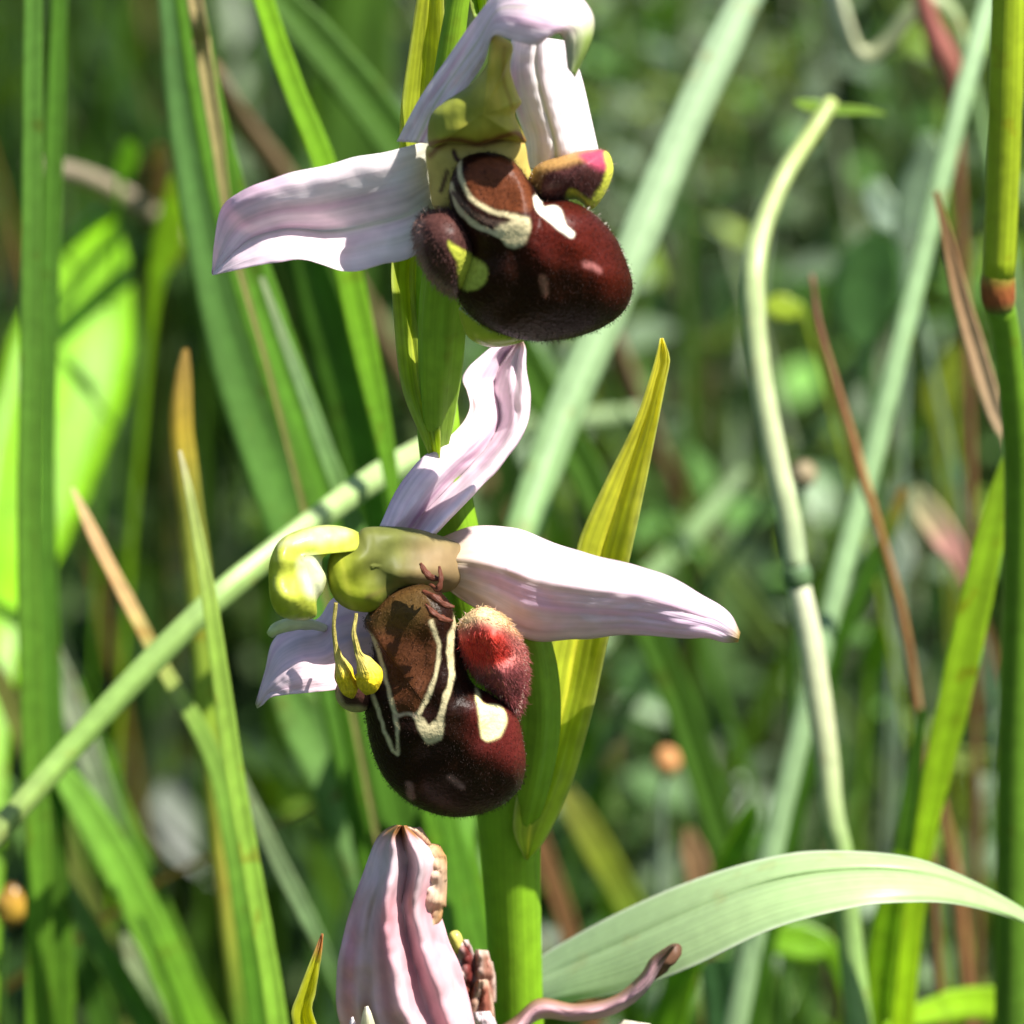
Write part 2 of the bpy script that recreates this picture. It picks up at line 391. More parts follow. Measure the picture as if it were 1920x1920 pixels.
def petal(name, L, R, colfn, mat=None, parent=None, N=64, M=36, th=0.00022, prof=None, wrinkle=0.0, wfreq=(3, 6), seed=0, edge=0.0):
    """A thin closed sheet lofted between two traced edges (px, py, d), base first. prof(u,v) adds depth in mm."""
    l = spline(L, N); r = spline(R, N); u = np.linspace(0, 1, M); v = np.linspace(0, 1, N)
    G = l[:, None] * (1 - u)[None, :, None] + r[:, None] * u[None, :, None]
    U, Vv = np.meshgrid(u, v)
    D = G[..., 2].copy()
    if prof is not None: D += prof(U, Vv)
    if wrinkle:
        for a in range(N):
            for b in range(M):
                D[a, b] += wrinkle * mnoise.fractal(Vector((u[b] * wfreq[0] + seed, v[a] * wfreq[1], seed * 1.7)), 0.9, 2.1, 3)
    if edge:
        for a in range(N):
            G[a, :, 1] += edge * nz3(v[a] * 9 + seed, 0, 4) * (np.abs(u - .5) * 2) ** 3
    W = P(G[..., 0], G[..., 1], D)
    du = np.gradient(W, axis=1); dv = np.gradient(W, axis=0); Nn = norm(np.cross(du, dv))
    e = (np.minimum(np.minimum(U, 1 - U) * 8, np.minimum(Vv, 1 - Vv) * 8)).clip(0.15, 1)[..., None]
    A = W + Nn * th * 0.5 * e; B = W - Nn * th * 0.5 * e
    V = np.vstack([A.reshape(-1, 3), B.reshape(-1, 3)]); ia = np.arange(N * M).reshape(N, M); ib = ia + N * M
    Q = [np.stack([ia[:-1, :-1], ia[:-1, 1:], ia[1:, 1:], ia[1:, :-1]], -1).reshape(-1, 4),
         np.stack([ib[:-1, :-1], ib[1:, :-1], ib[1:, 1:], ib[:-1, 1:]], -1).reshape(-1, 4)]
    for la, lb in ((ia[0], ib[0]), (ia[-1][::-1], ib[-1][::-1]), (ia[::-1, 0], ib[::-1, 0]), (ia[:, -1], ib[:, -1])):
        Q.append(np.stack([la[:-1], lb[:-1], lb[1:], la[1:]], -1))
    F = np.vstack(Q)
    c = colfn(U, Vv, G[..., 0], G[..., 1]).reshape(-1, 3)
    uv = np.c_[U.ravel() * 1.0, Vv.ravel() * 1.6 + seed]
    return make(name, V, F, mat or M_PETAL, np.vstack([c, c]), np.vstack([uv, uv]), parent)

def lerp(a, b, f): f = np.clip(f, 0, 1)[..., None]; return np.asarray(a) * (1 - f) + np.asarray(b) * f
def gauss(x, c, s): return np.exp(-((x - c) / s) ** 2)

# ================================================================== the meadow floor
g = 120.0
gx = np.r_[-g, -20, -4, -1, 0, 1, 4, 20, g]; GX, GY = np.meshgrid(gx, gx)
gi = np.arange(81).reshape(9, 9)
ground = make('ground', np.stack([GX, GY, np.zeros_like(GX)], -1), np.stack([gi[:-1, :-1], gi[:-1, 1:], gi[1:, 1:], gi[1:, :-1]], -1).reshape(-1, 4), M_GROUND)
ground['kind'] = 'structure'

# ================================================================== the bee orchid
STEM_C = (0.13, 0.26, 0.022); OVARY_C = (0.19, 0.36, 0.012); BRACT_C = (0.30, 0.36, 0.03)
root_pt = P(975, 2200, 0)
orchid = bpy.data.objects.new('bee_orchid', None); COL.objects.link(orchid); orchid.location = (float(root_pt[0]), 0, 0); orchid.empty_display_size = 0.01
tag(orchid, 'bee orchid with pink sepals and brown furry lips on a thick green stem', 'orchid')
bpy.context.view_layer.update()
MI = orchid.matrix_world.inverted()
def under(o, parent):
    """Parent keeping the place in the world."""
    o.parent = parent; o.matrix_parent_inverse = parent.matrix_world.inverted() if parent is orchid else (orchid.matrix_world.inverted() if False else parent.matrix_world.inverted())
    return o
STEM = tube('stem', [(885, -140, 30, 1), (850, 60, 46, 1), (822, 300, 60, 1), (815, 560, 70, 1), (822, 800, 80, 0.6), (862, 1040, 92, 0), (915, 1300, 108, 0), (950, 1500, 122, 0), (958, 1620, 112, 0), (965, 1780, 103, 0), (969, 1930, 104, 0), (975, 2200, 112, 0)], None,
     [(0, (0.2, 0.36, 0.02)), (1, (0.17, 0.34, 0.012))], M_STEM, n=60, k=28, ribs=0.02)
under(STEM, orchid)

# bracts -----------------------------------------------------------
def bract(L, R, c0, c1, seed, prof=None, name='bract', tipc=None):
    def cf(u, v, x, y):
        c = lerp(c0, c1, v); c = lerp(c, np.asarray(c1) * 1.35, gauss(u, .46, .07) * .6)
        c = lerp(c, (0.42, 0.46, 0.16), (gauss(u, 0, .05) + gauss(u, 1, .05)) * .7)
        if tipc is not None: c = lerp(c, tipc, (v - .90) / .06)
        return c
    o = petal(name, L, R, cf, M_BRACT, None, N=70, M=22, prof=prof or (lambda u, v: 1.1 * (1 - np.abs(2 * u - .95)) * np.sin(np.pi * v * .9 + .25)), wrinkle=0.18, wfreq=(3, 7), seed=seed, th=0.00025)
    return under(o, orchid)
bract([(985, 1612, -2.2), (962, 1545, -3.0), (985, 1420, -2.0), (1012, 1300, -1), (1035, 1180, 0), (1072, 1075, .5), (1088, 1005, .8), (1132, 908, 1), (1190, 790, 1.2), (1224, 690, 1.4), (1238, 634, 1.6)],
      [(990, 1612, -2.2), (1022, 1575, -2.2), (1072, 1470, -1.6), (1112, 1330, -1), (1140, 1200, -.4), (1180, 1050, 0), (1208, 920, .5), (1232, 800, .9), (1250, 710, 1.3), (1256, 672, 1.5), (1244, 634, 1.6)],
      (0.42, 0.54, 0.04), (0.70, 0.64, 0.06), 1.3)
bract([(816, 880, -1.8), (790, 820, -2.2), (752, 720, -1.4), (736, 560, 0), (735, 480, 1), (748, 300, 2.4), (752, 200, 3), (772, 60, 3.4), (788, -30, 3.6), (812, -110, 3.8)],
      [(822, 882, -1.8), (826, 825, -2.4), (818, 720, -1.4), (800, 560, 1), (800, 480, 1.8), (822, 300, 2.8), (830, 200, 3.2), (833, 60, 3.4), (830, -30, 3.6), (816, -110, 3.8)],
      (0.36, 0.48, 0.05), (0.50, 0.52, 0.04), 5.1)
bract([(905, 60, 2.5), (885, 20, 3), (880, -40, 3), (890, -120, 3)], [(918, 60, 2.5), (912, 20, 3), (910, -40, 3), (898, -120, 3)], (0.25, 0.38, 0.05), (0.3, 0.42, 0.06), 8.8)
bract([(800, 2200, -3), (700, 2100, -8), (580, 1985, -13), (547, 1910, -14.5), (560, 1860, -14.5), (585, 1795, -14), (603, 1750, -13.5)],
      [(860, 2200, -3), (790, 2100, -8), (640, 1995, -13), (588, 1905, -14), (592, 1860, -14), (602, 1795, -14), (606, 1751, -13.5)],
      (0.4, 0.5, 0.02), (0.6, 0.58, 0.03), 2.2, tipc=(0.5, 0.25, 0.09))

# flower bodies (the ovary is the flower's own mesh, everything else hangs on it)
def flower(pts, cols):
    o = tube('flower', pts, None, cols, M_STEM, ground=False, n=40, k=24, ribs=0.10)
    under(o, orchid); return o
fl_low = flower([(905, 1085, 60, -4.5), (955, 1130, 80, -4), (992, 1230, 92, -3), (1003, 1340, 92, -2.6), (995, 1440, 84, -2), (980, 1540, 60, -1.2)], [(0, (0.2, 0.33, 0.03)), (1, OVARY_C)])
fl_up = flower([(880, 330, 70, -4.5), (850, 430, 82, -3.5), (832, 560, 86, -2.6), (826, 680, 80, -2.2), (822, 780, 60, -1.4), (822, 840, 36, -.8)], [(0, (0.26, 0.42, 0.03)), (1, (0.22, 0.38, 0.025))])
fl_old = flower([(790, 1985, 60, -10), (820, 2060, 85, -6), (880, 2140, 80, -3.5), (945, 2210, 55, -1)], [(0, (0.25, 0.3, 0.05)), (1, OVARY_C)])
def sub(ret, parent):
    ob = ret[0] if isinstance(ret, tuple) else ret
    ob.parent = parent; ob.matrix_parent_inverse = (orchid.matrix_world).inverted() @ orchid.matrix_world if False else __import__('mathutils').Matrix.Identity(4)
    return ret

PINK = (0.86, 0.70, 0.76); PALE = (0.92, 0.86, 0.85); DEEP = (0.64, 0.36, 0.52); GREENISH = (0.62, 0.64, 0.42)
def petal_col(mid=.5, base=PALE, tip=PINK, vein=GREENISH, tipspot=None, veinw=.03, basec=None, seed=0.0):
    def cf(u, v, x, y):
        nn = np.array([[mnoise.noise(Vector((a * 7 + seed, b * 2.2, seed))) for a, b in zip(ra, rb)] for ra, rb in zip(u, v)])
        c = lerp(base, tip, np.clip(v * .8 + .25 + nn * .8, 0, 1))
        c = lerp(c, DEEP, np.clip(nn * 1.1 - .15, 0, .45))
        for k, s in ((mid, 1), (mid * .5, .25), (mid + (1 - mid) * .5, .25)):
            c = lerp(c, vein, gauss(u, k, veinw) * .8 * s * np.clip(1.15 - v, 0, 1))
        if basec is not None: c = lerp(c, basec, np.clip(1 - v / .18, 0, 1))
        if tipspot is not None: c = lerp(c, tipspot, np.clip((v - .94) / .06, 0, 1))
        return c
    return cf

fl_old['label'] = 'withered pink flower low on the stem'
# ---------------- upper flower
sub(petal('sepal', [(815, 262, -4.5), (745, 279, -6), (640, 302, -6.4), (520, 332, -6.4), (445, 362, -6), (414, 393, -5), (402, 455, -4.5), (397, 512, -4.5)],
      [(822, 430, -5.5), (778, 478, -6.5), (705, 500, -7.2), (640, 508, -8), (575, 487, -8.6), (515, 492, -8.2), (445, 506, -7), (399, 516, -5)],
      petal_col(.62, basec=(0.6, 0.6, 0.42), seed=1), prof=lambda u, v: 2.6 * np.clip(1 - np.abs(u - .60) / .5, 0, 1) ** 1.2 * np.sin(np.pi * np.clip(v, .05, .95)), wrinkle=.35, wfreq=(2, 4), seed=3, edge=3), fl_up)
sub(petal('sepal', [(985, 318, -4.5), (985, 262, -4.2), (966, 205, -3.6), (950, 130, -3), (962, 62, -2.5)],
      [(1128, 305, -5.2), (1119, 268, -5.4), (1107, 215, -5), (1092, 150, -4), (1070, 78, -2.8)],
      petal_col(.42, tip=(0.88, 0.80, 0.82), vein=(0.5, 0.58, 0.25), veinw=.04, seed=5), prof=lambda u, v: -1.8 * np.sin(np.pi * u) + .25 * gauss(u, .42, .05), wrinkle=.25, wfreq=(2, 3), seed=6), fl_up)
sub(petal('sepal', [(744, 265, -4.6), (786, 186, -5), (838, 110, -5.6), (893, 32, -6.5), (950, -28, -7.5), (1040, -42, -9), (1102, 10, -10), (1113, 62, -10.6), (1078, 146, -10.8)],
      [(815, 270, -6.2), (852, 198, -7), (905, 122, -8), (924, 68, -9.5), (962, 76, -11), (1006, 84, -11.8), (1038, 62, -11.8), (1056, 72, -11.5), (1064, 128, -11)],
      lambda u, v, x, y: lerp(petal_col(.5, base=(0.88, 0.80, 0.80), seed=8)(u, v, x, y), (0.36, 0.48, 0.12), np.clip((v - .78) / .1, 0, 1) * np.clip((1.25 - u), 0, 1)),
      prof=lambda u, v: -1.2 * np.sin(np.pi * u) * np.clip((v - .25) * 2, 0, 1), wrinkle=.3, wfreq=(2, 5), seed=9, N=90), fl_up)
YEL = (0.42, 0.36, 0.06); OLV = (0.22, 0.25, 0.03)
sub(inflate('stigma', [(806, 268), (900, 262), (975, 258), (992, 310), (1008, 375), (975, 410), (900, 415), (845, 405), (814, 392), (803, 330)], (900, 335), -7.0, 1.4, 1.5, (0.46, 0.36, 0.09),
      [('line', [(852, 285), (858, 300), (868, 306)], 9, (0.05, 0.015, 0.01), 3), ('line', [(838, 322), (832, 345), (826, 358)], 8, (0.07, 0.03, 0.02), 3), ('line', [(852, 352), (858, 366)], 7, (0.05, 0.02, 0.01), 3), ('line', [(806, 290), (845, 262), (905, 270), (960, 254), (980, 262)], 10, (0.2, 0.08, 0.03), 6)], M_FLESH, None, J=24, n=110), fl_up)
sub(inflate('column', [(922, 66), (950, 74), (962, 88), (957, 130), (972, 178), (978, 192), (966, 215), (982, 252), (985, 268), (940, 262), (895, 272), (840, 268), (805, 275), (806, 220), (835, 190), (880, 160), (914, 120)], (905, 215), -8.2, 2.4, 1.8, (0.36, 0.31, 0.04),
      [('poly', [(800, 180), (880, 150), (890, 220), (810, 260)], (0.22, 0.24, 0.03), 30), ('line', [(930, 80), (925, 130), (935, 200)], 12, (0.46, 0.36, 0.05), 8), ('line', [(945, 90), (945, 150), (960, 200)], 6, (0.24, 0.17, 0.02), 4), ('line', [(800, 270), (850, 262), (905, 268), (960, 250), (984, 262)], 9, (0.17, 0.06, 0.02), 5)], M_FLESH, None, J=26, n=130, lump=.5), fl_up)
CREAM = (0.46, 0.39, 0.22)
DARK = (0.016, 0.0038, 0.0016); RED = (0.062, 0.0065, 0.003); BAS = (0.10, 0.028, 0.010)
up_out = [(852, 318), (872, 294), (915, 286), (960, 300), (996, 345), (1018, 376), (1065, 376), (1110, 398), (1150, 440), (1176, 495), (1186, 545), (1162, 592), (1100, 626), (1020, 640), (945, 628), (890, 598), (860, 562), (862, 520), (872, 470), (852, 412), (842, 360)]
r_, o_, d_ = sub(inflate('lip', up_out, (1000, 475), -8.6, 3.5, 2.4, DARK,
      [('poly', [(1010, 390), (1110, 400), (1165, 500), (1150, 560), (1090, 500), (1000, 480)], RED, 45),  # red paints the sun sheen on the lip's right side
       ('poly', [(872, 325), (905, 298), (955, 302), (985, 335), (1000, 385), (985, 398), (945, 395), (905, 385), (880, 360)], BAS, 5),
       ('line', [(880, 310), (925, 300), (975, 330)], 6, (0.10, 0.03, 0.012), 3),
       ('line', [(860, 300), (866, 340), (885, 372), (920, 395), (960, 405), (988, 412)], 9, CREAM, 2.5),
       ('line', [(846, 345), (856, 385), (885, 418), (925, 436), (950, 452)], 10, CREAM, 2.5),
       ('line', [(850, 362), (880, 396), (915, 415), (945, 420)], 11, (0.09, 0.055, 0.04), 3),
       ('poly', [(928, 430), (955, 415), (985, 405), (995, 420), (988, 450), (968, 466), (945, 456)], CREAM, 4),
       ('line', [(1006, 372), (1014, 392), (1040, 415), (1070, 438)], 14, (0.8, 0.75, 0.6), 2.5),  # sunlit marks on the right painted whiter than the cream left ones
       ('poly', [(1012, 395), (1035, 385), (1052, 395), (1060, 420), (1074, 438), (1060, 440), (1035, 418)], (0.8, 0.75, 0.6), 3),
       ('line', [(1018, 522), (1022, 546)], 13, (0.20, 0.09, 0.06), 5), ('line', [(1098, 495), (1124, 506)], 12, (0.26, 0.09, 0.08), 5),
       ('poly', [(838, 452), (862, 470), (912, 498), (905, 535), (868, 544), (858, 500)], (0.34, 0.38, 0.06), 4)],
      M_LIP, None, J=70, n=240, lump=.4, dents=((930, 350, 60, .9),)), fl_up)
sub(surface_hairs('fur', r_, 7000, .15, (1.6, 1.4, 1.2), 0, None, bare_marks=True), fl_up)
sub(outline_hairs('hair_fringe', o_, (1000, 475), -8.6, 900, .3, (0.9, 0.86, 0.75), (0.7, 0.6, 0.5), None, (0.27, 0.86)), fl_up)
ll = [(777, 445), (784, 408), (815, 392), (850, 396), (880, 420), (900, 470), (890, 520), (858, 556), (822, 537), (792, 497)]
r_, o_, d_ = sub(inflate('side_lobe', ll, (835, 470), -8.2, 3.2, 1.8, (0.06, 0.024, 0.02),
      [('poly', [(838, 452), (862, 465), (925, 500), (915, 540), (866, 546), (858, 500)], (0.40, 0.42, 0.05), 4), ('line', [(785, 420), (780, 450), (800, 510), (850, 552)], 16, (0.20, 0.12, 0.10), 8)], M_LIP, None, J=34, n=120), fl_up)
sub(surface_hairs('fur', r_, 2600, .3, (2.2, 2.1, 2.0), 0, None, bare_marks=True), fl_up)
sub(outline_hairs('hair_fringe', o_, (835, 470), -8.2, 600, .5, (0.30, 0.2, 0.17), (0.5, 0.4, 0.33), None, (0, 1), .8, 1.2), fl_up)
rl = [(992, 352), (1004, 312), (1055, 292), (1105, 281), (1138, 284), (1150, 318), (1136, 360), (1110, 392), (1080, 374), (1045, 380), (1012, 378)]
r_, o_, d_ = sub(inflate('side_lobe', rl, (1070, 335), -7.0, 2.6, 1.8, (0.055, 0.018, 0.016),
      [('line', [(995, 360), (1010, 315), (1060, 297), (1110, 285)], 26, (0.34, 0.19, 0.06), 10), ('poly', [(1085, 290), (1125, 280), (1142, 295), (1138, 320), (1110, 312)], (0.34, 0.05, 0.09), 8), ('line', [(1148, 290), (1150, 322), (1130, 365), (1105, 390), (1075, 368)], 26, (0.52, 0.52, 0.06), 5)], M_LIP, None, J=34, n=120), fl_up)
sub(surface_hairs('fur', r_, 2400, .25, (1.5, 1.7, 1.7), 0, None, bare_marks=True), fl_up)
sub(outline_hairs('hair_fringe', o_, (1070, 335), -7.0, 350, .45, (0.7, 0.6, 0.45), (0.3, 0.12, 0.12), None, (0, 1), .75, 1.2), fl_up)
sub(inflate('appendage', [(862, 575), (905, 600), (960, 622), (990, 632), (965, 646), (920, 651), (882, 636), (866, 608)], (915, 622), -7.6, 1.2, 1.2, (0.36, 0.42, 0.03), (), M_COLUMN, None, J=14, n=60), fl_up)

# ---------------- lower flower
sub(petal('sepal', [(712, 986, -5.5), (745, 916, -3.8), (790, 860, -2.2), (850, 812, -.4), (880, 770, 1), (876, 735, 2), (869, 703, 3), (915, 655, 4.2), (970, 636, 4.6)],
      [(815, 1004, -5.5), (852, 965, -4.6), (902, 914, -3), (950, 860, -1.4), (986, 805, .4), (995, 745, 2), (987, 692, 3.4), (986, 656, 4.2), (979, 637, 4.6)],
      petal_col(.5, base=(0.88, 0.76, 0.80), tip=(0.86, 0.70, 0.78), vein=DEEP, tipspot=(0.4, 0.26, 0.1), seed=12),
      prof=lambda u, v: 2.2 * np.clip(1 - np.abs(u - (.52 + .12 * np.sin(5 * v))) / .26, 0, 1) - .9 * gauss(u, .92, .1), wrinkle=.55, wfreq=(2.2, 4), seed=11, edge=4, N=80, M=44), fl_low)
sub(petal('sepal', [(815, 1012, -5), (880, 988, -4.4), (960, 990, -3.6), (1060, 1025, -3), (1160, 1052, -3), (1240, 1075, -3), (1310, 1110, -3.4), (1366, 1148, -4), (1388, 1186, -4.6)],
      [(845, 1110, -6.6), (920, 1158, -6), (990, 1200, -5.6), (1080, 1198, -5.8), (1180, 1191, -6), (1250, 1195, -6), (1320, 1196, -5.6), (1355, 1204, -5), (1384, 1204, -4.6)],
      petal_col(.44, base=(0.80, 0.70, 0.66), tip=(0.80, 0.62, 0.76), vein=(0.56, 0.48, 0.34), tipspot=(0.42, 0.30, 0.08), basec=(0.55, 0.42, 0.2), seed=15),
      prof=lambda u, v: -3.2 * np.clip(1 - np.abs(u - .40) / np.where(u < .40, .40, .60), 0, 1) ** .9 * np.sin(np.pi * np.clip(v * .93 + .05, 0, 1)) ** .6, wrinkle=.45, wfreq=(2.5, 4), seed=14, edge=3, N=80), fl_low)
sub(petal('sepal', [(705, 1105, -4), (630, 1118, -4.2), (596, 1160, -5), (548, 1172, -5), (511, 1203, -5.5), (497, 1258, -6.5), (479, 1320, -8)],
      [(705, 1268, -8), (645, 1290, -9.5), (585, 1298, -10.2), (535, 1303, -10.2), (508, 1308, -9.6), (492, 1322, -8.8), (482, 1328, -8)],
      petal_col(.5, base=(0.80, 0.64, 0.70), tip=(0.86, 0.68, 0.72), vein=(0.6, 0.5, 0.6), tipspot=(0.6, 0.6, 0.35), seed=18),
      prof=lambda u, v: -1.6 * gauss(u, .55, .3) * np.sin(np.pi * v), wrinkle=.4, wfreq=(2, 3), seed=17), fl_low)
sub(tube('petal', [(506, 1190, 16, -8), (520, 1178, 24, -8), (548, 1170, 26, -7.6), (580, 1170, 22, -7), (610, 1178, 14, -6.4)], None, [(0, (0.5, 0.55, 0.2)), (1, (0.7, 0.68, 0.5))], M_COLUMN, ground=False, n=20, k=14, bump=.15), fl_low)
sub(inflate('column', [(640, 1020), (668, 1002), (690, 988), (770, 990), (840, 1010), (890, 1042), (885, 1088), (830, 1112), (770, 1108), (735, 1126), (704, 1147), (655, 1143), (624, 1118), (613, 1075), (620, 1040)], (700, 1062), -8.4, 1.9, 2.2, (0.105, 0.115, 0.024),
      [('poly', [(610, 1020), (650, 1030), (680, 1085), (712, 1150), (630, 1150)], (0.27, 0.31, 0.02), 34), ('poly', [(790, 1010), (900, 1010), (900, 1120), (770, 1115), (770, 1060)], (0.22, 0.15, 0.07), 45), ('line', [(640, 1050), (650, 1100), (662, 1140)], 8, (0.38, 0.40, 0.04), 6), ('line', [(690, 1120), (740, 1100), (800, 1096)], 9, (0.16, 0.15, 0.03), 6)],
      M_FLESH, None, J=32, n=140, lump=.7, shape=2.6, tilt=(0.016, -0.006)), fl_low)
sub(inflate('beak', [(504, 1095), (506, 1052), (524, 1014), (560, 994), (612, 984), (660, 992), (692, 1014), (684, 1032), (634, 1034), (608, 1044), (604, 1062), (612, 1085), (606, 1108), (594, 1126), (592, 1156), (560, 1164), (524, 1154), (508, 1128)], (568, 1042), -11, 2.0, 1.6, (0.40, 0.44, 0.05),
      [('poly', [(520, 1020), (600, 985), (655, 995), (640, 1015), (570, 1020)], (0.56, 0.58, 0.24), 12), ('poly', [(560, 1050), (600, 1045), (612, 1085), (598, 1120), (572, 1110)], (0.66, 0.68, 0.42), 10), ('line', [(506, 1060), (510, 1130), (560, 1160)], 22, (0.30, 0.36, 0.015), 14)], M_BEAK, None, J=26, n=130, shape=3.4, lump=.7, tilt=(0.020, -0.012)), fl_low)  # sunlit top and the highlight on the inner face painted as pale patches
POL = (0.72, 0.54, 0.015)
sub(tube('pollinium', [(630, 1130, 7, -11), (626, 1180, 8, -11.2), (632, 1225, 13, -11.4), (640, 1246, 26, -11.5), (648, 1270, 40, -11.5), (654, 1290, 34, -11.5), (660, 1308, 8, -11.4)], None, [(0, (0.5, 0.42, 0.12)), (.6, (0.55, 0.45, 0.1)), (.75, POL), (1, (0.55, 0.40, 0.02))], M_POLLEN, ground=False, n=60, k=20, bump=.4), fl_low)
sub(tube('pollinium', [(668, 1150, 7, -11.4), (664, 1190, 9, -12), (672, 1225, 15, -12.2), (684, 1246, 32, -12.4), (692, 1266, 50, -12.4), (690, 1286, 40, -12.4), (686, 1300, 10, -12.3)], None, [(0, (0.5, 0.42, 0.12)), (.6, (0.55, 0.45, 0.1)), (.75, POL), (1, (0.55, 0.40, 0.02))], M_POLLEN, ground=False, n=60, k=20, bump=.4), fl_low)
low_out = [(684, 1160), (730, 1112), (795, 1096), (842, 1128), (862, 1200), (882, 1275), (925, 1305), (966, 1338), (982, 1395), (985, 1440), (970, 1485), (920, 1520), (850, 1532), (780, 1512), (726, 1466), (697, 1405), (684, 1330), (682, 1285), (700, 1240), (696, 1195)]
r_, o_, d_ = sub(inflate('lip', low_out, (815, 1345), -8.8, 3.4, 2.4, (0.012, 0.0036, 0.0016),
      [('poly', [(900, 1320), (985, 1340), (990, 1430), (940, 1430), (890, 1390)], (0.09, 0.012, 0.01), 35),  # sunlit right side of the lip put into the colour as red
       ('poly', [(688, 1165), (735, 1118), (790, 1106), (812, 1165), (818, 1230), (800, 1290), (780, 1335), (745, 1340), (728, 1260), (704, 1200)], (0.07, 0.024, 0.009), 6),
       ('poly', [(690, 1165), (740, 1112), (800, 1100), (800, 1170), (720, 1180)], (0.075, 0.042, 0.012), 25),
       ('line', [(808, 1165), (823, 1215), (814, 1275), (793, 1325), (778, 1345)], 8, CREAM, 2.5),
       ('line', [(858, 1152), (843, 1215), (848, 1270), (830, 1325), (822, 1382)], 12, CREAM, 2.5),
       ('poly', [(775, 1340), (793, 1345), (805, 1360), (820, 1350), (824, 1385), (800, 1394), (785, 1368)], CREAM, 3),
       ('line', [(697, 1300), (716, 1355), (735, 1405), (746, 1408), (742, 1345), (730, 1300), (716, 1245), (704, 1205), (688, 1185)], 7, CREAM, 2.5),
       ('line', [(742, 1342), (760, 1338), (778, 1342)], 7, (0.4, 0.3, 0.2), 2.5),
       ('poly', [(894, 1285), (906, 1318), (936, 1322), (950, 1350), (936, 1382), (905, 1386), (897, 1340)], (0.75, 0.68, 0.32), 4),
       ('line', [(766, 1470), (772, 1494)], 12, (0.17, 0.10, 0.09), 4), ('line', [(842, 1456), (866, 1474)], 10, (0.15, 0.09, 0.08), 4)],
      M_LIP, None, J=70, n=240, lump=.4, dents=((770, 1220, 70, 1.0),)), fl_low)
sub(surface_hairs('fur', r_, 7000, .15, (1.6, 1.4, 1.2), 0, None, bare_marks=True), fl_low)
sub(outline_hairs('hair_fringe', o_, (815, 1345), -8.8, 900, .22, (0.6, 0.5, 0.42), (0.4, 0.3, 0.25), None, (0.25, 0.85)), fl_low)
rl = [(858, 1180), (876, 1150), (912, 1138), (952, 1164), (980, 1212), (988, 1266), (972, 1336), (944, 1312), (908, 1282), (878, 1250), (860, 1215)]
r_, o_, d_ = sub(inflate('side_lobe', rl, (922, 1225), -8.8, 2.6, 2.2, (0.36, 0.12, 0.10),
      [('poly', [(850, 1160), (900, 1128), (950, 1150), (985, 1200), (950, 1180), (905, 1164), (870, 1175)], (0.60, 0.42, 0.22), 14),
       ('poly', [(862, 1200), (900, 1180), (945, 1195), (950, 1235), (915, 1250), (875, 1240)], (0.60, 0.05, 0.03), 18),
       ('poly', [(900, 1272), (940, 1250), (985, 1250), (985, 1330), (940, 1320)], (0.24, 0.06, 0.06), 16)], M_LIP, None, J=36, n=130, tilt=(0.004, 0.004), lump=1.5), fl_low)
sub(surface_hairs('fur', r_, 5200, .42, (1.4, 1.4, 1.5), 0, None, lift=.45, layw=.9, lay=(.5, -.2, -1)), fl_low)
sub(outline_hairs('hair_fringe', o_, (925, 1225), -9.4, 350, .4, (0.8, 0.62, 0.5), (0.6, 0.35, 0.3), None, (0, 1), .9, .8), fl_low)
sub(inflate('side_lobe', [(628, 1290), (640, 1278), (690, 1270), (700, 1300), (690, 1330), (660, 1335), (634, 1318)], (665, 1304), -9.2, 1.8, 1.4, (0.05, 0.02, 0.015), [('line', [(628, 1300), (645, 1328), (690, 1335)], 16, (0.4, 0.3, 0.16), 6)], M_LIP, None, J=16, n=60), fl_low)
for pts in ([(792, 1108, 6, -11.6), (815, 1120, 14, -12), (834, 1134, 12, -12.2), (852, 1138, 5, -12.2)], [(798, 1132, 5, -12), (812, 1150, 13, -12.3), (830, 1160, 12, -12.4), (850, 1164, 4, -12.4)], [(788, 1056, 5, -10.6), (800, 1076, 12, -11), (818, 1086, 10, -11.2), (830, 1080, 4, -11)], [(806, 1096, 5, -11.5), (822, 1104, 12, -11.8), (826, 1085, 9, -11.6), (824, 1062, 4, -11)]):
    sub(tube('stigma_ridge', pts, None, (0.11, 0.032, 0.016), M_FLESH, ground=False, n=20, k=12, bump=.6), fl_low)

# ---------------- the withered flower
WP = (0.66, 0.33, 0.37)
def wcol(u, v, x, y):
    nn = np.array([[mnoise.noise(Vector((a * 9, b * 3, 2.5))) for a, b in zip(ra, rb)] for ra, rb in zip(u, v)])
    c = lerp(WP, (0.80, 0.58, 0.61), .4 + nn); c = lerp(c, (0.30, 0.13, 0.05), np.clip(nn * 2 - .75, 0, .8))
    c = lerp(c, (0.80, 0.70, 0.74), gauss(v, .82, .09) * .6)
    c = lerp(c, (0.36, 0.17, 0.06), np.clip((v - .90) / .05 + nn, 0, 1))
    return lerp(c, (0.40, 0.22, 0.08), gauss(u, 1, .05) * np.clip((v - .55) * 4, 0, 1))
sub(petal('sepal', [(715, 2000, -11.5), (640, 1925, -11.0), (632, 1820, -10.6), (650, 1730, -10.2), (678, 1645, -10.0), (704, 1577, -10.0), (726, 1554, -10.0), (742, 1547, -10.0)],
      [(900, 2000, -10.5), (891, 1925, -10.5), (868, 1830, -10.4), (838, 1750, -10.2), (822, 1690, -10.0), (828, 1612, -10.0), (765, 1548, -10.0)],
      wcol, M_WITHER, prof=lambda u, v: -2.2 * np.sin(np.pi * u) - 1.3 * gauss(u, .30 + .25 * (1 - v), .07) - 1.0 * gauss(u, .66 + .18 * (1 - v), .06) + .7 * gauss(u, .50 + .22 * (1 - v), .06), wrinkle=.5, wfreq=(4, 5), seed=21, edge=6, N=80, M=60), fl_old)
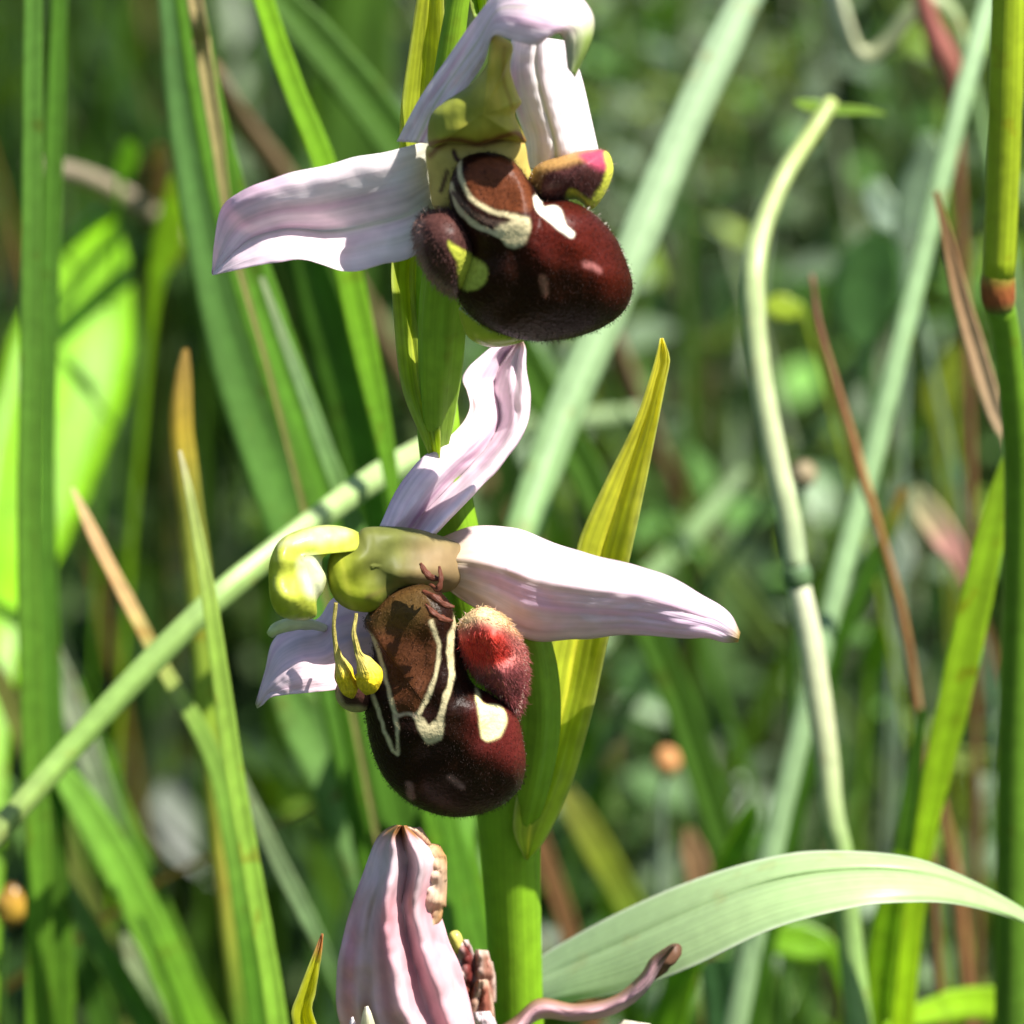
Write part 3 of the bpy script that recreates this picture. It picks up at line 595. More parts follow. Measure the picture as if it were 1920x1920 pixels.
sub(petal('sepal', [(880, 2020, -5.4), (960, 1960, -5), (1010, 1912, -4), (1080, 1915, -4.5), (1150, 1902, -5), (1205, 1866, -5.2), (1240, 1815, -5.2), (1268, 1772, -5)],
      [(880, 1960, -4), (960, 1910, -3), (1010, 1872, -3), (1080, 1882, -3.4), (1150, 1868, -3.8), (1200, 1828, -4), (1222, 1795, -4.2), (1262, 1770, -5)],
      lambda u, v, x, y: lerp(lerp((0.68, 0.42, 0.48), (0.32, 0.16, 0.07), gauss(u, 1, .45)), (0.13, 0.07, 0.04), np.clip((v - .84) / .1, 0, 1)), M_WITHER,
      prof=lambda u, v: -2.2 * np.sin(np.pi * u), wrinkle=.5, wfreq=(2, 6), seed=25), fl_old)
sub(tube('sepal_tip', [(1212, 1838, 14, -5), (1234, 1815, 30, -5.4), (1256, 1792, 38, -5.4), (1268, 1780, 30, -5.2), (1276, 1776, 8, -5)], None, [(0, (0.3, 0.15, 0.08)), (1, (0.12, 0.06, 0.035))], M_WITHER, ground=False, n=20, k=16, bump=.3), fl_old)
for i, (L, R, col, c2) in enumerate([
        ([(852, 1850, -5.4), (846, 1800, -5.6), (856, 1762, -5.8)], [(890, 1850, -5.2), (894, 1805, -5.6), (878, 1762, -5.8)], (0.18, 0.03, 0.025), (0.62, 0.5, 0.46)),
        ([(880, 1880, -5), (882, 1825, -5), (892, 1780, -5.2)], [(930, 1880, -4.6), (928, 1825, -4.8), (914, 1782, -5)], (0.36, 0.16, 0.11), (0.6, 0.44, 0.36)),
        ([(880, 1955, -5.6), (874, 1895, -5.8), (892, 1838, -6)], [(928, 1955, -5), (926, 1890, -5.2), (914, 1836, -5.6)], (0.34, 0.11, 0.07), (0.62, 0.42, 0.3)),
        ([(872, 2000, -6.4), (876, 1940, -6.4), (888, 1898, -6.6)], [(945, 2000, -5.6), (940, 1940, -5.8), (918, 1896, -6.2)], (0.72, 0.58, 0.60), (0.8, 0.7, 0.7)),
        ([(838, 1900, -5.2), (840, 1850, -5.4), (852, 1812, -5.4)], [(885, 1900, -5.2), (884, 1850, -5.4), (872, 1812, -5.4)], (0.24, 0.06, 0.04), (0.45, 0.2, 0.12))]):
    sub(petal('withered_lip', L, R, lambda u, v, x, y, col=col, c2=c2: lerp(lerp(col, c2, gauss(u, .35, .12) + gauss(u, .95, .1)), c2, np.clip((v - .85) / .1, 0, 1)), M_WITHER, None, N=34, M=26, prof=lambda u, v: -1.1 * np.sin(np.pi * u), wrinkle=.7, wfreq=(2, 2.2), seed=40 + i * 3, edge=8), fl_old)
sub(petal('dry_edge', [(772, 1740, -10.6), (778, 1680, -10.8), (772, 1620, -10.8), (752, 1575, -10.4), (738, 1548, -10.2)], [(822, 1745, -9.6), (836, 1690, -9.8), (838, 1640, -10), (832, 1598, -10), (782, 1552, -10.2)],
      lambda u, v, x, y: lerp((0.78, 0.60, 0.52), (0.50, 0.28, 0.11), np.clip(u * .9 + .15 * np.sin(v * 11), 0, 1)), M_WITHER, None, N=50, M=24, prof=lambda u, v: -.7 * np.sin(np.pi * u), wrinkle=.6, wfreq=(2, 6), seed=61, edge=20), fl_old)
sub(inflate('stigma', [(842, 1752), (858, 1745), (868, 1762), (864, 1788), (848, 1785)], (855, 1768), -6.4, .7, .6, (0.62, 0.55, 0.12), (), M_COLUMN, None, J=10, n=40), fl_old)
sub(petal('petal', [(672, 1985, -15.5), (676, 1925, -15.8), (684, 1888, -15.8)], [(715, 1985, -15.5), (704, 1925, -15.8), (690, 1886, -15.8)], lambda u, v, x, y: lerp((0.6, 0.6, 0.2), (0.8, 0.78, 0.6), v), M_PETAL, N=20, M=12, prof=lambda u, v: -.6 * np.sin(np.pi * u)), fl_old)
sub(petal('petal', [(650, 1985, -15), (655, 1940, -15.2), (658, 1908, -15.3)], [(676, 1985, -15), (668, 1940, -15.2), (662, 1906, -15.3)], lambda u, v, x, y: lerp((0.8, 0.7, 0.72), (0.8, 0.74, 0.75), v), M_PETAL, N=20, M=12, prof=lambda u, v: -.5 * np.sin(np.pi * u)), fl_old)

sub(petal('petal', [(870, 2060, -6), (960, 2010, -5.5), (1060, 1965, -5), (1120, 1945, -5), (1168, 1912, -5.2)], [(890, 2090, -6), (980, 2050, -6), (1090, 2010, -6), (1180, 1970, -6), (1220, 1920, -5.6)], lambda u, v, x, y: lerp((0.7, 0.6, 0.5), (0.8, 0.76, 0.6), v), M_PETAL, N=24, M=14, prof=lambda u, v: -.8 * np.sin(np.pi * u), wrinkle=.5, seed=71), fl_old)
# ================================================================== the arching leaf beside the stem
ul = [(860, 2020, 9), (930, 1860, 8), (1020, 1790, 7), (1150, 1716, 5), (1300, 1650, 3), (1450, 1606, 2), (1560, 1595, 2), (1700, 1606, 2.5), (1800, 1640, 3.5), (1920, 1705, 5), (2040, 1800, 7)]
ll = [(900, 2060, 8), (960, 1950, 5.5), (1020, 1892, 3), (1180, 1858, -1), (1300, 1812, -3), (1450, 1742, -3.5), (1600, 1702, -3), (1700, 1692, -2), (1800, 1697, 0), (1920, 1732, 3), (2040, 1806, 7)]
arch = petal('arching_leaf', ul, ll, lambda u, v, x, y: lerp(lerp((0.36, 0.49, 0.25), (0.34, 0.47, 0.20), v), (0.62, 0.68, 0.5), np.clip((np.abs(u - .5) - .465) / .02, 0, 1)) * (1 - .35 * gauss(u, .42 - .1 * v, .012) * np.clip((v - .45) * 5, 0, 1))[..., None],
      plant_mat('glaucous_leaf', 0.38, 0.3, (1.3, 1.3, 0.5), stripe=34, stripe_amt=0.20, bump=0.2, mott=0.12, wear=.25), N=80, M=40, th=.0003, prof=lambda u, v: .7 * gauss(u, .42 - .1 * v, .05) * v - .6 * np.sin(np.pi * u), wrinkle=.12, wfreq=(1, 4), seed=31)
tag(arch, 'broad pale green leaf arching smoothly out from behind the orchid stem', 'leaf')
arch_stalk = blade('leaf_base', [(880, 2038, 60, 8.5), (850, 2110, 62, 8), (840, 2220, 64, 8)], None, (0.22, 0.33, 0.14), M_BLADE, fold=.3, n=16); arch_stalk.parent = arch

# ================================================================== single blades, stalks and leaves of the meadow
G1 = (0.07, 0.17, 0.018); G2 = (0.10, 0.24, 0.02); LIME = (0.20, 0.36, 0.012); PALEG = (0.24, 0.34, 0.13); GLAU = (0.25, 0.36, 0.20); DIM = (0.05, 0.12, 0.018)
TAN = (0.42, 0.27, 0.13); BRN = (0.20, 0.10, 0.04); OCH = (0.40, 0.30, 0.04); WHT = (0.55, 0.58, 0.42); GRY = (0.14, 0.25, 0.10)
def B(name, label, cat, pts, d, cols, **k):
    return tag(blade(name, pts, d, cols, **k), label, cat)
def S(name, label, cat, pts, d, cols, **k):
    return tag(tube(name, pts, d, cols, **k), label, cat)

# left side
B('meadow_blade', 'upright green blade standing in front of the broad lime leaf', 'grass', [(62, -20, 35), (60, 300, 37), (55, 700, 38), (52, 1000, 40), (60, 1300, 45), (72, 1600, 50), (75, 1960, 53)], 45, [(0, (0.18, 0.30, 0.06)), (.4, (0.11, 0.24, 0.04)), (1, (0.13, 0.28, 0.02))], ext=50, roll=.55)
B('meadow_blade', 'dark green blade running close along the upright one before the lime leaf', 'grass', [(112, -20, 29), (100, 300, 37), (92, 600, 35), (88, 900, 32), (92, 1200, 40), (100, 1500, 48), (110, 1960, 56)], 60, [(0, G2), (.5, (0.10, 0.23, 0.03)), (1, G2)], ext=40, roll=.4)
B('broad_leaf', 'broad glowing lime green leaf with a pointed tip behind upright grass', 'leaf', [(208, 390, 20), (190, 450, 110), (165, 560, 190), (120, 720, 235), (70, 880, 215), (30, 1040, 150), (5, 1160, 90), (-10, 1400, 50)], (150, 95), [(0, (0.19, 0.42, 0.006)), (1, (0.20, 0.42, 0.008))], roll=.35, fold=.12, th=.0003, n=40)
B('small_leaf', 'small lime leaf under the bent dry stalk', 'leaf', [(325, 330, 14), (322, 400, 48), (310, 470, 60), (292, 530, 30), (280, 640, 14)], 125, (0.24, 0.42, 0.012), fold=.1)
B('small_leaf', 'tiny round lime leaf above the bent dry stalk', 'leaf', [(242, 262, 12), (240, 290, 40), (232, 320, 40), (225, 350, 12), (215, 480, 8)], 135, (0.14, 0.34, 0.01), fold=.1)
S('dry_stalk', 'pale bent dry stalk sloping above the broad lime leaf', 'dry stalk', [(60, 312, 36), (150, 330, 40), (240, 375, 42), (340, 445, 44), (420, 520, 42), (470, 600, 36), (500, 700, 30)], (100, 260), [(0, (0.22, 0.18, 0.12)), (.3, (0.36, 0.30, 0.20)), (.6, (0.34, 0.30, 0.12)), (1, BRN)], mat=M_DRY)
B('dry_tip', 'stubby tan withered tip rising behind the bent dry stalk', 'dry grass', [(300, 275, 22), (302, 330, 42), (305, 400, 44), (300, 480, 40)], (128, 220), [(0, (0.5, 0.35, 0.22)), (.4, TAN), (1, (0.2, 0.25, 0.05))], mat=M_DRY)
B('meadow_blade', 'long grey-green blade leaning right beside the tan-edged blade', 'grass', [(316, -20, 44), (338, 180, 60), (375, 400, 72), (432, 640, 92), (500, 840, 108), (565, 1010, 116), (640, 1250, 116), (720, 1600, 110)], 62, [(0, GRY), (.3, (0.11, 0.22, 0.07)), (1, G2)], ext=40, roll=.2)
B('meadow_blade', 'deep green blade leaning right under the tip of the white sepal', 'grass', [(350, -20, 52), (385, 180, 62), (435, 400, 74), (510, 640, 84), (572, 820, 86), (625, 980, 84), (690, 1250, 84), (760, 1600, 80)], 50, [(0, G1), (.5, G2), (1, G1)], ext=35, roll=.35)
B('dry_tip', 'tan withered strip hanging along the deep green leaning blade', 'dry grass', [(362, -20, 30), (375, 60, 34), (390, 160, 30), (408, 270, 26), (420, 360, 20), (440, 470, 14), (500, 680, 10)], 46, [(0, (0.55, 0.38, 0.22)), (.3, (0.5, 0.36, 0.18)), (1, (0.28, 0.26, 0.08))], mat=M_DRY, ext=40, fold=.5)
B('meadow_blade', 'pale-edged green blade ending above the green flower beak', 'grass', [(490, 520, 10), (530, 630, 20), (572, 740, 28), (612, 850, 34), (650, 950, 36), (720, 1150, 42)], 46, [(0, (0.3, 0.36, 0.2)), (.3, (0.2, 0.32, 0.13)), (1, G2)], roll=.3)
S('dry_stalk', 'long brown dry stalk slanting down behind the upper orchid flower', 'dry stalk', [(395, 130, 36), (450, 225, 44), (530, 335, 46), (620, 480, 46), (700, 610, 44), (770, 730, 42), (860, 850, 40), (950, 970, 40), (1040, 1120, 36), (1100, 1220, 30)], (120, 300), [(0, (0.18, 0.12, 0.06)), (.4, (0.26, 0.17, 0.09)), (1, (0.34, 0.22, 0.1))], mat=M_DRY)
B('meadow_blade', 'bright yellow-green narrow blade passing behind the white lower sepal edge', 'grass', [(488, -20, 36), (520, 80, 41), (560, 190, 42), (608, 310, 46), (655, 520, 51), (690, 680, 49), (716, 800, 39), (738, 920, 26), (770, 1100, 22)], 42, [(0, LIME), (.5, (0.18, 0.36, 0.012)), (.8, (0.14, 0.30, 0.015)), (1, G2)], ext=40, roll=.5)
B('meadow_blade', 'dull green wide blade sloping behind the bright yellow-green one', 'grass', [(500, -30, 60), (590, 70, 76), (680, 180, 84), (760, 290, 84), (860, 450, 70)], 92, [(0, (0.12, 0.22, 0.05)), (1, (0.08, 0.18, 0.02))], ext=30)
B('meadow_blade', 'shaded broad blade standing behind the left sepal of the top flower', 'grass', [(690, -30, 90), (680, 120, 110), (670, 280, 120), (650, 450, 110), (640, 700, 90)], 190, [(0, (0.10, 0.2, 0.02)), (1, DIM)], ext=40, roll=.5)
B('meadow_blade', 'wide green blade beside the yellow-green one under the top flower sepal', 'grass', [(560, 430, 60), (600, 560, 90), (640, 700, 100), (670, 840, 90), (700, 1000, 80)], 80, [(0, G1), (1, G2)], roll=-.3)
B('dry_tip', 'short tan spike between two green blades above the orchid column', 'dry grass', [(628, 785, 16), (645, 810, 36), (675, 850, 46), (705, 900, 44), (760, 1000, 40)], 100, [(0, (0.36, 0.2, 0.09)), (1, BRN)], mat=M_DRY)
B('meadow_blade', 'ochre-tipped blade standing right of the lime leaf', 'grass', [(348, 655, 10), (342, 720, 34), (340, 800, 42), (350, 900, 46), (368, 1060, 52), (390, 1250, 60), (415, 1480, 66), (440, 1700, 66), (470, 1960, 70)], 44, [(0, (0.5, 0.33, 0.1)), (.12, (0.5, 0.38, 0.05)), (.22, (0.28, 0.30, 0.05)), (.5, (0.24, 0.36, 0.04)), (.75, (0.34, 0.32, 0.05)), (1, G2)], roll=.5)
B('meadow_blade', 'long pale blade with a white needle tip crossing the diagonal stalk', 'grass', [(337, 845, 7), (350, 900, 15), (370, 1000, 22), (392, 1120, 29), (412, 1260, 34), (438, 1440, 36), (470, 1620, 37), (505, 1820, 39), (525, 1960, 42)], 18, [(0, (0.55, 0.5, 0.3)), (.08, (0.38, 0.44, 0.14)), (.3, (0.28, 0.42, 0.07)), (1, (0.22, 0.40, 0.04))], fold=.35, roll=.6)
B('dry_tip', 'tan spear-tipped blade slanting down under the diagonal stalk', 'dry grass', [(136, 915, 8), (165, 980, 22), (205, 1060, 25), (255, 1155, 27), (310, 1260, 28), (365, 1350, 32), (410, 1450, 36), (440, 1600, 40), (470, 1800, 44)], 40, [(0, (0.6, 0.5, 0.26)), (.08, (0.62, 0.42, 0.22)), (.25, (0.55, 0.38, 0.17)), (.33, (0.42, 0.42, 0.13)), (.5, (0.22, 0.36, 0.06)), (1, G2)], mat=M_BLADE, roll=.4)
B('grass_stalk', 'pale green stalk leaning diagonally across in front of the left grass', 'grass stalk', [(800, 842, 48, 50), (690, 905, 49, 44), (560, 1000, 48, 38), (420, 1110, 48, 33), (290, 1235, 48, 30), (150, 1385, 46, 27), (40, 1510, 44, 24), (-60, 1620, 43, 22), (-200, 1770, 41, 20)], None, [(0, (0.30, 0.40, 0.17)), (.3, (0.24, 0.35, 0.11)), (.7, (0.20, 0.33, 0.07)), (1, (0.33, 0.32, 0.13))], fold=-.35, mat=M_STALK, th=.0008, roll=.3)
B('meadow_blade', 'whitish blade slanting out from behind the upright left blade', 'grass', [(80, 1170, 20), (115, 1270, 44), (150, 1370, 50), (185, 1470, 46), (240, 1600, 40)], 80, [(0, (0.3, 0.36, 0.22)), (.5, (0.36, 0.40, 0.28)), (1, G2)])
B('meadow_blade', 'thick green blade slanting to the lower left below the diagonal stalk', 'grass', [(95, 1420, 29), (150, 1500, 58), (215, 1610, 69), (280, 1740, 69), (350, 1900, 65), (390, 2000, 65)], 60, [(0, (0.15, 0.31, 0.04)), (1, (0.14, 0.32, 0.015))], roll=.5)
B('meadow_blade', 'narrow dark green blade edging the deep shadow under the diagonal stalk', 'grass', [(135, 1280, 30), (185, 1440, 56), (240, 1590, 64), (300, 1740, 64), (360, 1880, 60), (420, 2000, 60)], 95, [(0, G1), (1, (0.12, 0.27, 0.015))], roll=.4)
B('meadow_blade', 'light green pointed blade low at the left beside the orange bud', 'grass', [(108, 1615, 10), (140, 1690, 34), (190, 1780, 46), (245, 1870, 50), (300, 1960, 50)], 60, [(0, (0.22, 0.33, 0.12)), (.6, G2), (1, G2)])
B('meadow_blade', 'whitish pointed grass tip low among green blades near the bottom', 'grass', [(232, 1752, 12), (250, 1800, 38), (275, 1860, 44), (305, 1960, 44)], 66, [(0, (0.40, 0.46, 0.28)), (1, (0.2, 0.32, 0.1))])
B('meadow_blade', 'bright green upright blade rooted beside the orange bud', 'grass', [(60, 1450, 30), (80, 1580, 70), (95, 1720, 80), (100, 1840, 80), (100, 1980, 78)], 50, [(0, G1), (1, (0.13, 0.28, 0.02))], roll=.3)
B('meadow_blade', 'olive-brown streaked blade leaving the orange bud side of the grass', 'grass', [(-30, 1220, 30), (10, 1300, 40), (45, 1380, 44), (95, 1500, 40)], 88, [(0, (0.2, 0.2, 0.05)), (1, (0.16, 0.2, 0.04))])
B('meadow_blade', 'soft green blade entering at the left edge above the orange bud', 'grass', [(-30, 1440, 40), (10, 1490, 50), (60, 1580, 56), (120, 1700, 56), (170, 1850, 54)], 100, [(0, (0.14, 0.26, 0.07)), (1, G1)])
bud = bpy.data.objects.new('orange_bud', None); COL.objects.link(bud); bud.empty_display_size = .01
tag(bud, 'small round orange-brown bud at the left among green blades', 'bud')
tube('bud_head', [(18, 1658, 10), (22, 1672, 42), (20, 1698, 62), (16, 1722, 50), (12, 1738, 14)], 58, [(0, (0.36, 0.18, 0.03)), (.5, (0.5, 0.3, 0.04)), (1, BRN)], M_COLUMN, ground=False, n=16, k=16, parent=bud, bump=.1)
tube('bud_stalk', [(13, 1735, 12), (4, 1800, 12), (0, 1960, 14)], 58, DIM, M_STALK, n=14, k=8, parent=bud)
B('meadow_blade', 'slim silvery blade beside the dark hollow left of the withered flower', 'grass', [(438, 1425, 12), (475, 1510, 24), (520, 1610, 32), (560, 1690, 34), (600, 1770, 30), (650, 1900, 28)], 44, [(0, (0.3, 0.36, 0.2)), (.6, (0.2, 0.3, 0.13)), (1, G1)])
B('meadow_blade', 'wide light green blade behind the lower lip and left sepal tip', 'grass', [(520, 1270, 50), (585, 1370, 110), (640, 1480, 110), (685, 1600, 96), (730, 1740, 90), (780, 1960, 80)], 66, [(0, (0.13, 0.27, 0.05)), (.5, (0.18, 0.32, 0.10)), (1, G2)], roll=.15)
B('meadow_blade', 'bright green blade squeezed between the lower lip and wide light blade', 'grass', [(630, 1200, 50), (665, 1330, 66), (690, 1450, 70), (720, 1580, 70), (760, 1720, 66), (800, 1960, 60)], 54, [(0, (0.1, 0.25, 0.02)), (1, (0.11, 0.25, 0.02))], roll=-.2)
B('meadow_blade', 'green blade just left of the orchid stem above the withered lip', 'grass', [(800, 1440, 60), (840, 1560, 90), (865, 1680, 92), (890, 1800, 86), (930, 1980, 80)], 48, [(0, G2), (.5, (0.12, 0.28, 0.015)), (1, G1)], roll=.3)
B('meadow_blade', 'pale silvery blade hidden mostly behind the tip of the lower lip', 'grass', [(690, 1480, 50), (740, 1560, 70), (790, 1640, 70), (850, 1760, 60)], 60, [(0, (0.26, 0.36, 0.2)), (1, G2)])
# right side
B('grass_stalk', 'thick smooth glaucous stalk slanting behind the top flower lip', 'grass stalk', [(1412, -30, 60, 84), (1295, 215, 67, 78), (1205, 430, 71, 73), (1125, 620, 71, 69), (1055, 780, 71, 65), (1005, 920, 67, 61), (960, 1060, 66, 57), (920, 1220, 64, 54), (880, 1420, 62, 50), (850, 1640, 60, 48)], None, [(0, (0.27, 0.36, 0.23)), (.6, (0.24, 0.34, 0.18)), (1, G2)], ext=50, fold=-.35, mat=M_STALK, th=.0008, roll=.3)
S('grass_stalk', 'pale side shoot crossing behind the slanting glaucous stalk', 'grass stalk', [(1200, 775, 36), (1120, 785, 38), (1040, 792, 38), (980, 800, 36), (900, 870, 30), (850, 1000, 26)], 150, (0.26, 0.36, 0.16))
S('grass_stalk', 'dim grey-green stalk forking off below the glaucous stalk', 'grass stalk', [(1000, 640, 26), (1040, 740, 34), (1080, 840, 40), (1120, 940, 42), (1170, 1060, 42)], 140, (0.13, 0.22, 0.09))
S('dry_stalk', 'brown dry stalk standing between the top lip and the tall yellow bract', 'dry stalk', [(1110, 560, 36), (1150, 650, 44), (1190, 750, 44), (1225, 840, 40), (1270, 950, 34)], (108, 260), [(0, (0.2, 0.12, 0.06)), (.4, (0.28, 0.17, 0.1)), (1, BRN)], mat=M_DRY)
bent = bpy.data.objects.new('bent_stem', None); COL.objects.link(bent); bent.empty_display_size = .01
tag(bent, 'tall pale grass stem with a bend at its top and a dark joint', 'grass stem')
tube('upper_culm', [(1560, 190, 29, 62), (1525, 245, 33, 60), (1470, 330, 36, 56), (1428, 430, 41, 53), (1412, 530, 46, 50), (1422, 680, 45, 48), (1452, 850, 46, 46), (1480, 980, 48, 45), (1492, 1066, 46, 44)], None, [(0, (0.30, 0.37, 0.10)), (.45, (0.34, 0.42, 0.18)), (.8, (0.46, 0.50, 0.28)), (1, (0.30, 0.38, 0.2))], M_STALK, ground=False, parent=bent, ribs=.05)
tube('node', [(1489, 1058, 45, 44), (1493, 1072, 55, 44), (1496, 1086, 55, 44), (1499, 1100, 43, 44)], None, (0.10, 0.17, 0.07), M_STALK, ground=False, n=10, parent=bent)
tube('lower_culm', [(1497, 1094, 43, 44), (1515, 1180, 46, 43), (1532, 1290, 48, 42), (1550, 1420, 46, 41), (1560, 1520, 43, 40), (1578, 1600, 41, 39), (1592, 1740, 46, 38), (1612, 1940, 52, 36)], None, [(0, (0.5, 0.52, 0.34)), (.3, (0.5, 0.52, 0.30)), (.6, (0.22, 0.33, 0.10)), (1, (0.2, 0.33, 0.09))], M_STALK, parent=bent)  # near-white stretch below the joint paints the sunlight on it
blade('leaf', [(1490, 190, 8), (1520, 198, 24), (1570, 206, 22), (1620, 208, 16), (1660, 214, 5)], 64, (0.22, 0.36, 0.04), ground=False, n=16, parent=bent)
B('grass_stalk', 'slender glaucous stalk slanting across the silvery leaves at the right', 'grass stalk', [(1862, -30, 34, 88), (1800, 200, 36, 82), (1745, 420, 38, 77), (1690, 640, 39, 72), (1638, 850, 41, 68), (1595, 1010, 41, 65), (1555, 1160, 39, 62), (1510, 1340, 41, 59), (1460, 1540, 44, 56), (1420, 1720, 44, 54)], None, [(0, (0.28, 0.37, 0.24)), (.5, (0.2, 0.31, 0.14)), (1, (0.2, 0.3, 0.14))], ext=40, fold=-.35, mat=M_STALK, th=.0008, roll=.3)
culm = bpy.data.objects.new('jointed_stem', None); COL.objects.link(culm); culm.empty_display_size = .01
tag(culm, 'bright olive-green upright stem with a rusty red joint at the right edge', 'grass stem')
tube('upper_culm', [(1892, -30, 62), (1885, 200, 64), (1878, 400, 62), (1872, 530, 60)], 22, [(0, (0.24, 0.34, 0.012)), (1, (0.27, 0.35, 0.015))], M_STALK, ext=70, ground=False, parent=culm)
tube('node', [(1873, 512, 59), (1871, 530, 65), (1871, 550, 66), (1873, 566, 62), (1874, 580, 54)], 22, [(0, (0.26, 0.24, 0.03)), (.3, (0.24, 0.08, 0.02)), (.7, (0.22, 0.06, 0.02)), (1, (0.12, 0.16, 0.03))], M_DRY, ground=False, n=12, parent=culm)
tube('lower_culm', [(1873, 562, 56), (1888, 640, 54), (1902, 760, 54), (1910, 900, 54), (1908, 1100, 56), (1900, 1400, 58), (1895, 1940, 62)], (22, 30), [(0, (0.12, 0.24, 0.015)), (1, (0.08, 0.17, 0.015))], M_STALK, parent=culm)
B('dry_leaf', 'withered tan leaf hanging beside the stem with the rusty joint', 'dry leaf', [(1755, 360, 10), (1775, 440, 20), (1797, 540, 30), (1825, 640, 36), (1855, 740, 36), (1875, 800, 26), (1888, 835, 16), (1905, 1000, 10)], 46, [(0, (0.3, 0.15, 0.06)), (.3, (0.46, 0.27, 0.14)), (.7, (0.55, 0.38, 0.22)), (1, (0.4, 0.26, 0.12))], mat=M_DRY, fold=.4)
B('meadow_blade', 'glowing lime blade leaning in from the right above the arching leaf', 'grass', [(1893, 840, 12), (1880, 900, 37), (1858, 1000, 53), (1825, 1150, 61), (1790, 1310, 61), (1758, 1450, 53), (1732, 1580, 41), (1712, 1720, 39), (1690, 1940, 42)], 34, [(0, (0.24, 0.38, 0.02)), (1, (0.28, 0.45, 0.008))], roll=.7)
B('meadow_blade', 'narrow green blade just left of the glowing lime one', 'grass', [(1730, 1330, 16), (1712, 1460, 34), (1696, 1580, 40), (1675, 1720, 40), (1660, 1940, 44)], 52, [(0, G1), (1, (0.14, 0.3, 0.015))])
B('meadow_blade', 'bright lime blade seen below the arching leaf beside the pale stem', 'grass', [(1690, 1600, 30), (1668, 1700, 50), (1652, 1800, 56), (1640, 1960, 58)], 42, (0.22, 0.40, 0.01))
S('thin_stem', 'thin reddish-brown stem crossing the slender glaucous stalk', 'stem', [(1522, 515, 8), (1532, 600, 13), (1560, 700, 15), (1590, 800, 18), (1616, 890, 20), (1650, 1000, 16), (1690, 1150, 18), (1720, 1330, 18), (1735, 1500, 18)], 60, [(0, (0.2, 0.09, 0.06)), (.4, (0.34, 0.17, 0.06)), (1, BRN)], mat=M_DRY, k=8)
B('meadow_blade', 'green blade with an orange tip beside the slender glaucous stalk', 'grass', [(1694, 915, 12), (1675, 970, 28), (1640, 1050, 32), (1600, 1140, 34), (1560, 1240, 36), (1520, 1400, 36)], 74, [(0, (0.5, 0.3, 0.08)), (.1, (0.36, 0.34, 0.06)), (.2, G2), (1, G2)])
B('withered_leaf', 'pinkish tan withered leaf between the orange-tipped blade and lime blade', 'dry leaf', [(1715, 915, 22), (1735, 955, 56), (1765, 1000, 58), (1795, 1045, 40), (1830, 1130, 14)], 105, [(0, (0.34, 0.36, 0.18)), (.3, (0.46, 0.36, 0.2)), (.5, (0.5, 0.24, 0.2)), (1, BRN)], mat=M_DRY)
B('silver_leaf', 'small silvery white leaf under the orange-tipped blade', 'leaf', [(1688, 990, 16), (1690, 1030, 50), (1685, 1070, 44), (1675, 1110, 16), (1670, 1250, 10)], 112, [(0, (0.5, 0.56, 0.5)), (1, (0.3, 0.36, 0.26))], fold=.1)
B('silver_leaf', 'large silvery leaf behind the slender glaucous stalk', 'leaf', [(1735, 245, 20), (1740, 300, 66), (1722, 370, 80), (1708, 430, 66), (1700, 470, 24), (1698, 600, 12)], 122, [(0, (0.30, 0.40, 0.26)), (1, (0.36, 0.46, 0.34))], fold=.1)
B('silver_leaf', 'blunt silvery leaf left of the large silvery leaf', 'leaf', [(1640, 335, 24), (1644, 370, 56), (1662, 405, 60), (1690, 440, 30), (1720, 560, 10)], 126, [(0, (0.42, 0.52, 0.44)), (1, (0.3, 0.4, 0.3))], fold=.1)
B('round_leaf', 'large rounded dull green leaf below the silvery leaves', 'leaf', [(1660, 440, 50), (1640, 490, 120), (1625, 550, 140), (1620, 610, 110), (1625, 660, 40), (1640, 820, 12)], 135, (0.10, 0.22, 0.06), fold=.1)
S('dry_stalk', 'reddish-brown stalk at the upper right behind the slender glaucous stalk', 'dry stalk', [(1718, -40, 34), (1742, 40, 38), (1765, 95, 50), (1782, 130, 44), (1790, 200, 26), (1800, 400, 20)], 112, [(0, (0.36, 0.17, 0.12)), (.3, (0.42, 0.16, 0.12)), (.6, (0.3, 0.1, 0.08)), (1, BRN)], mat=M_DRY, ext=20)
S('curled_stem', 'pale cream stem curled into a loop at the upper right', 'stem', [(1560, -20, 40), (1580, 50, 40), (1602, 95, 34), (1635, 104, 32), (1670, 75, 32), (1705, 30, 36), (1740, 0, 36), (1790, 40, 30), (1830, 200, 24)], 115, [(0, (0.5, 0.52, 0.34)), (.3, (0.36, 0.38, 0.2)), (1, (0.2, 0.32, 0.12))])
B('round_leaf', 'yellow-green rounded leaf glowing right of the thin brown stem', 'leaf', [(1770, 690, 30), (1762, 725, 70), (1758, 765, 66), (1760, 800, 20), (1770, 950, 10)], 150, (0.34, 0.40, 0.04), fold=.1)
B('round_leaf', 'smaller yellow-green leaf above the glowing rounded leaf', 'leaf', [(1800, 645, 16), (1792, 670, 50), (1785, 700, 40), (1785, 730, 12), (1790, 900, 10)], 155, (0.34, 0.40, 0.04), fold=.1)
B('small_leaf', 'small yellow-green leaf just right of the bent stem', 'leaf', [(1435, 570, 20), (1458, 575, 48), (1485, 580, 40), (1505, 586, 12), (1540, 700, 8)], 100, (0.32, 0.42, 0.03), fold=.1)
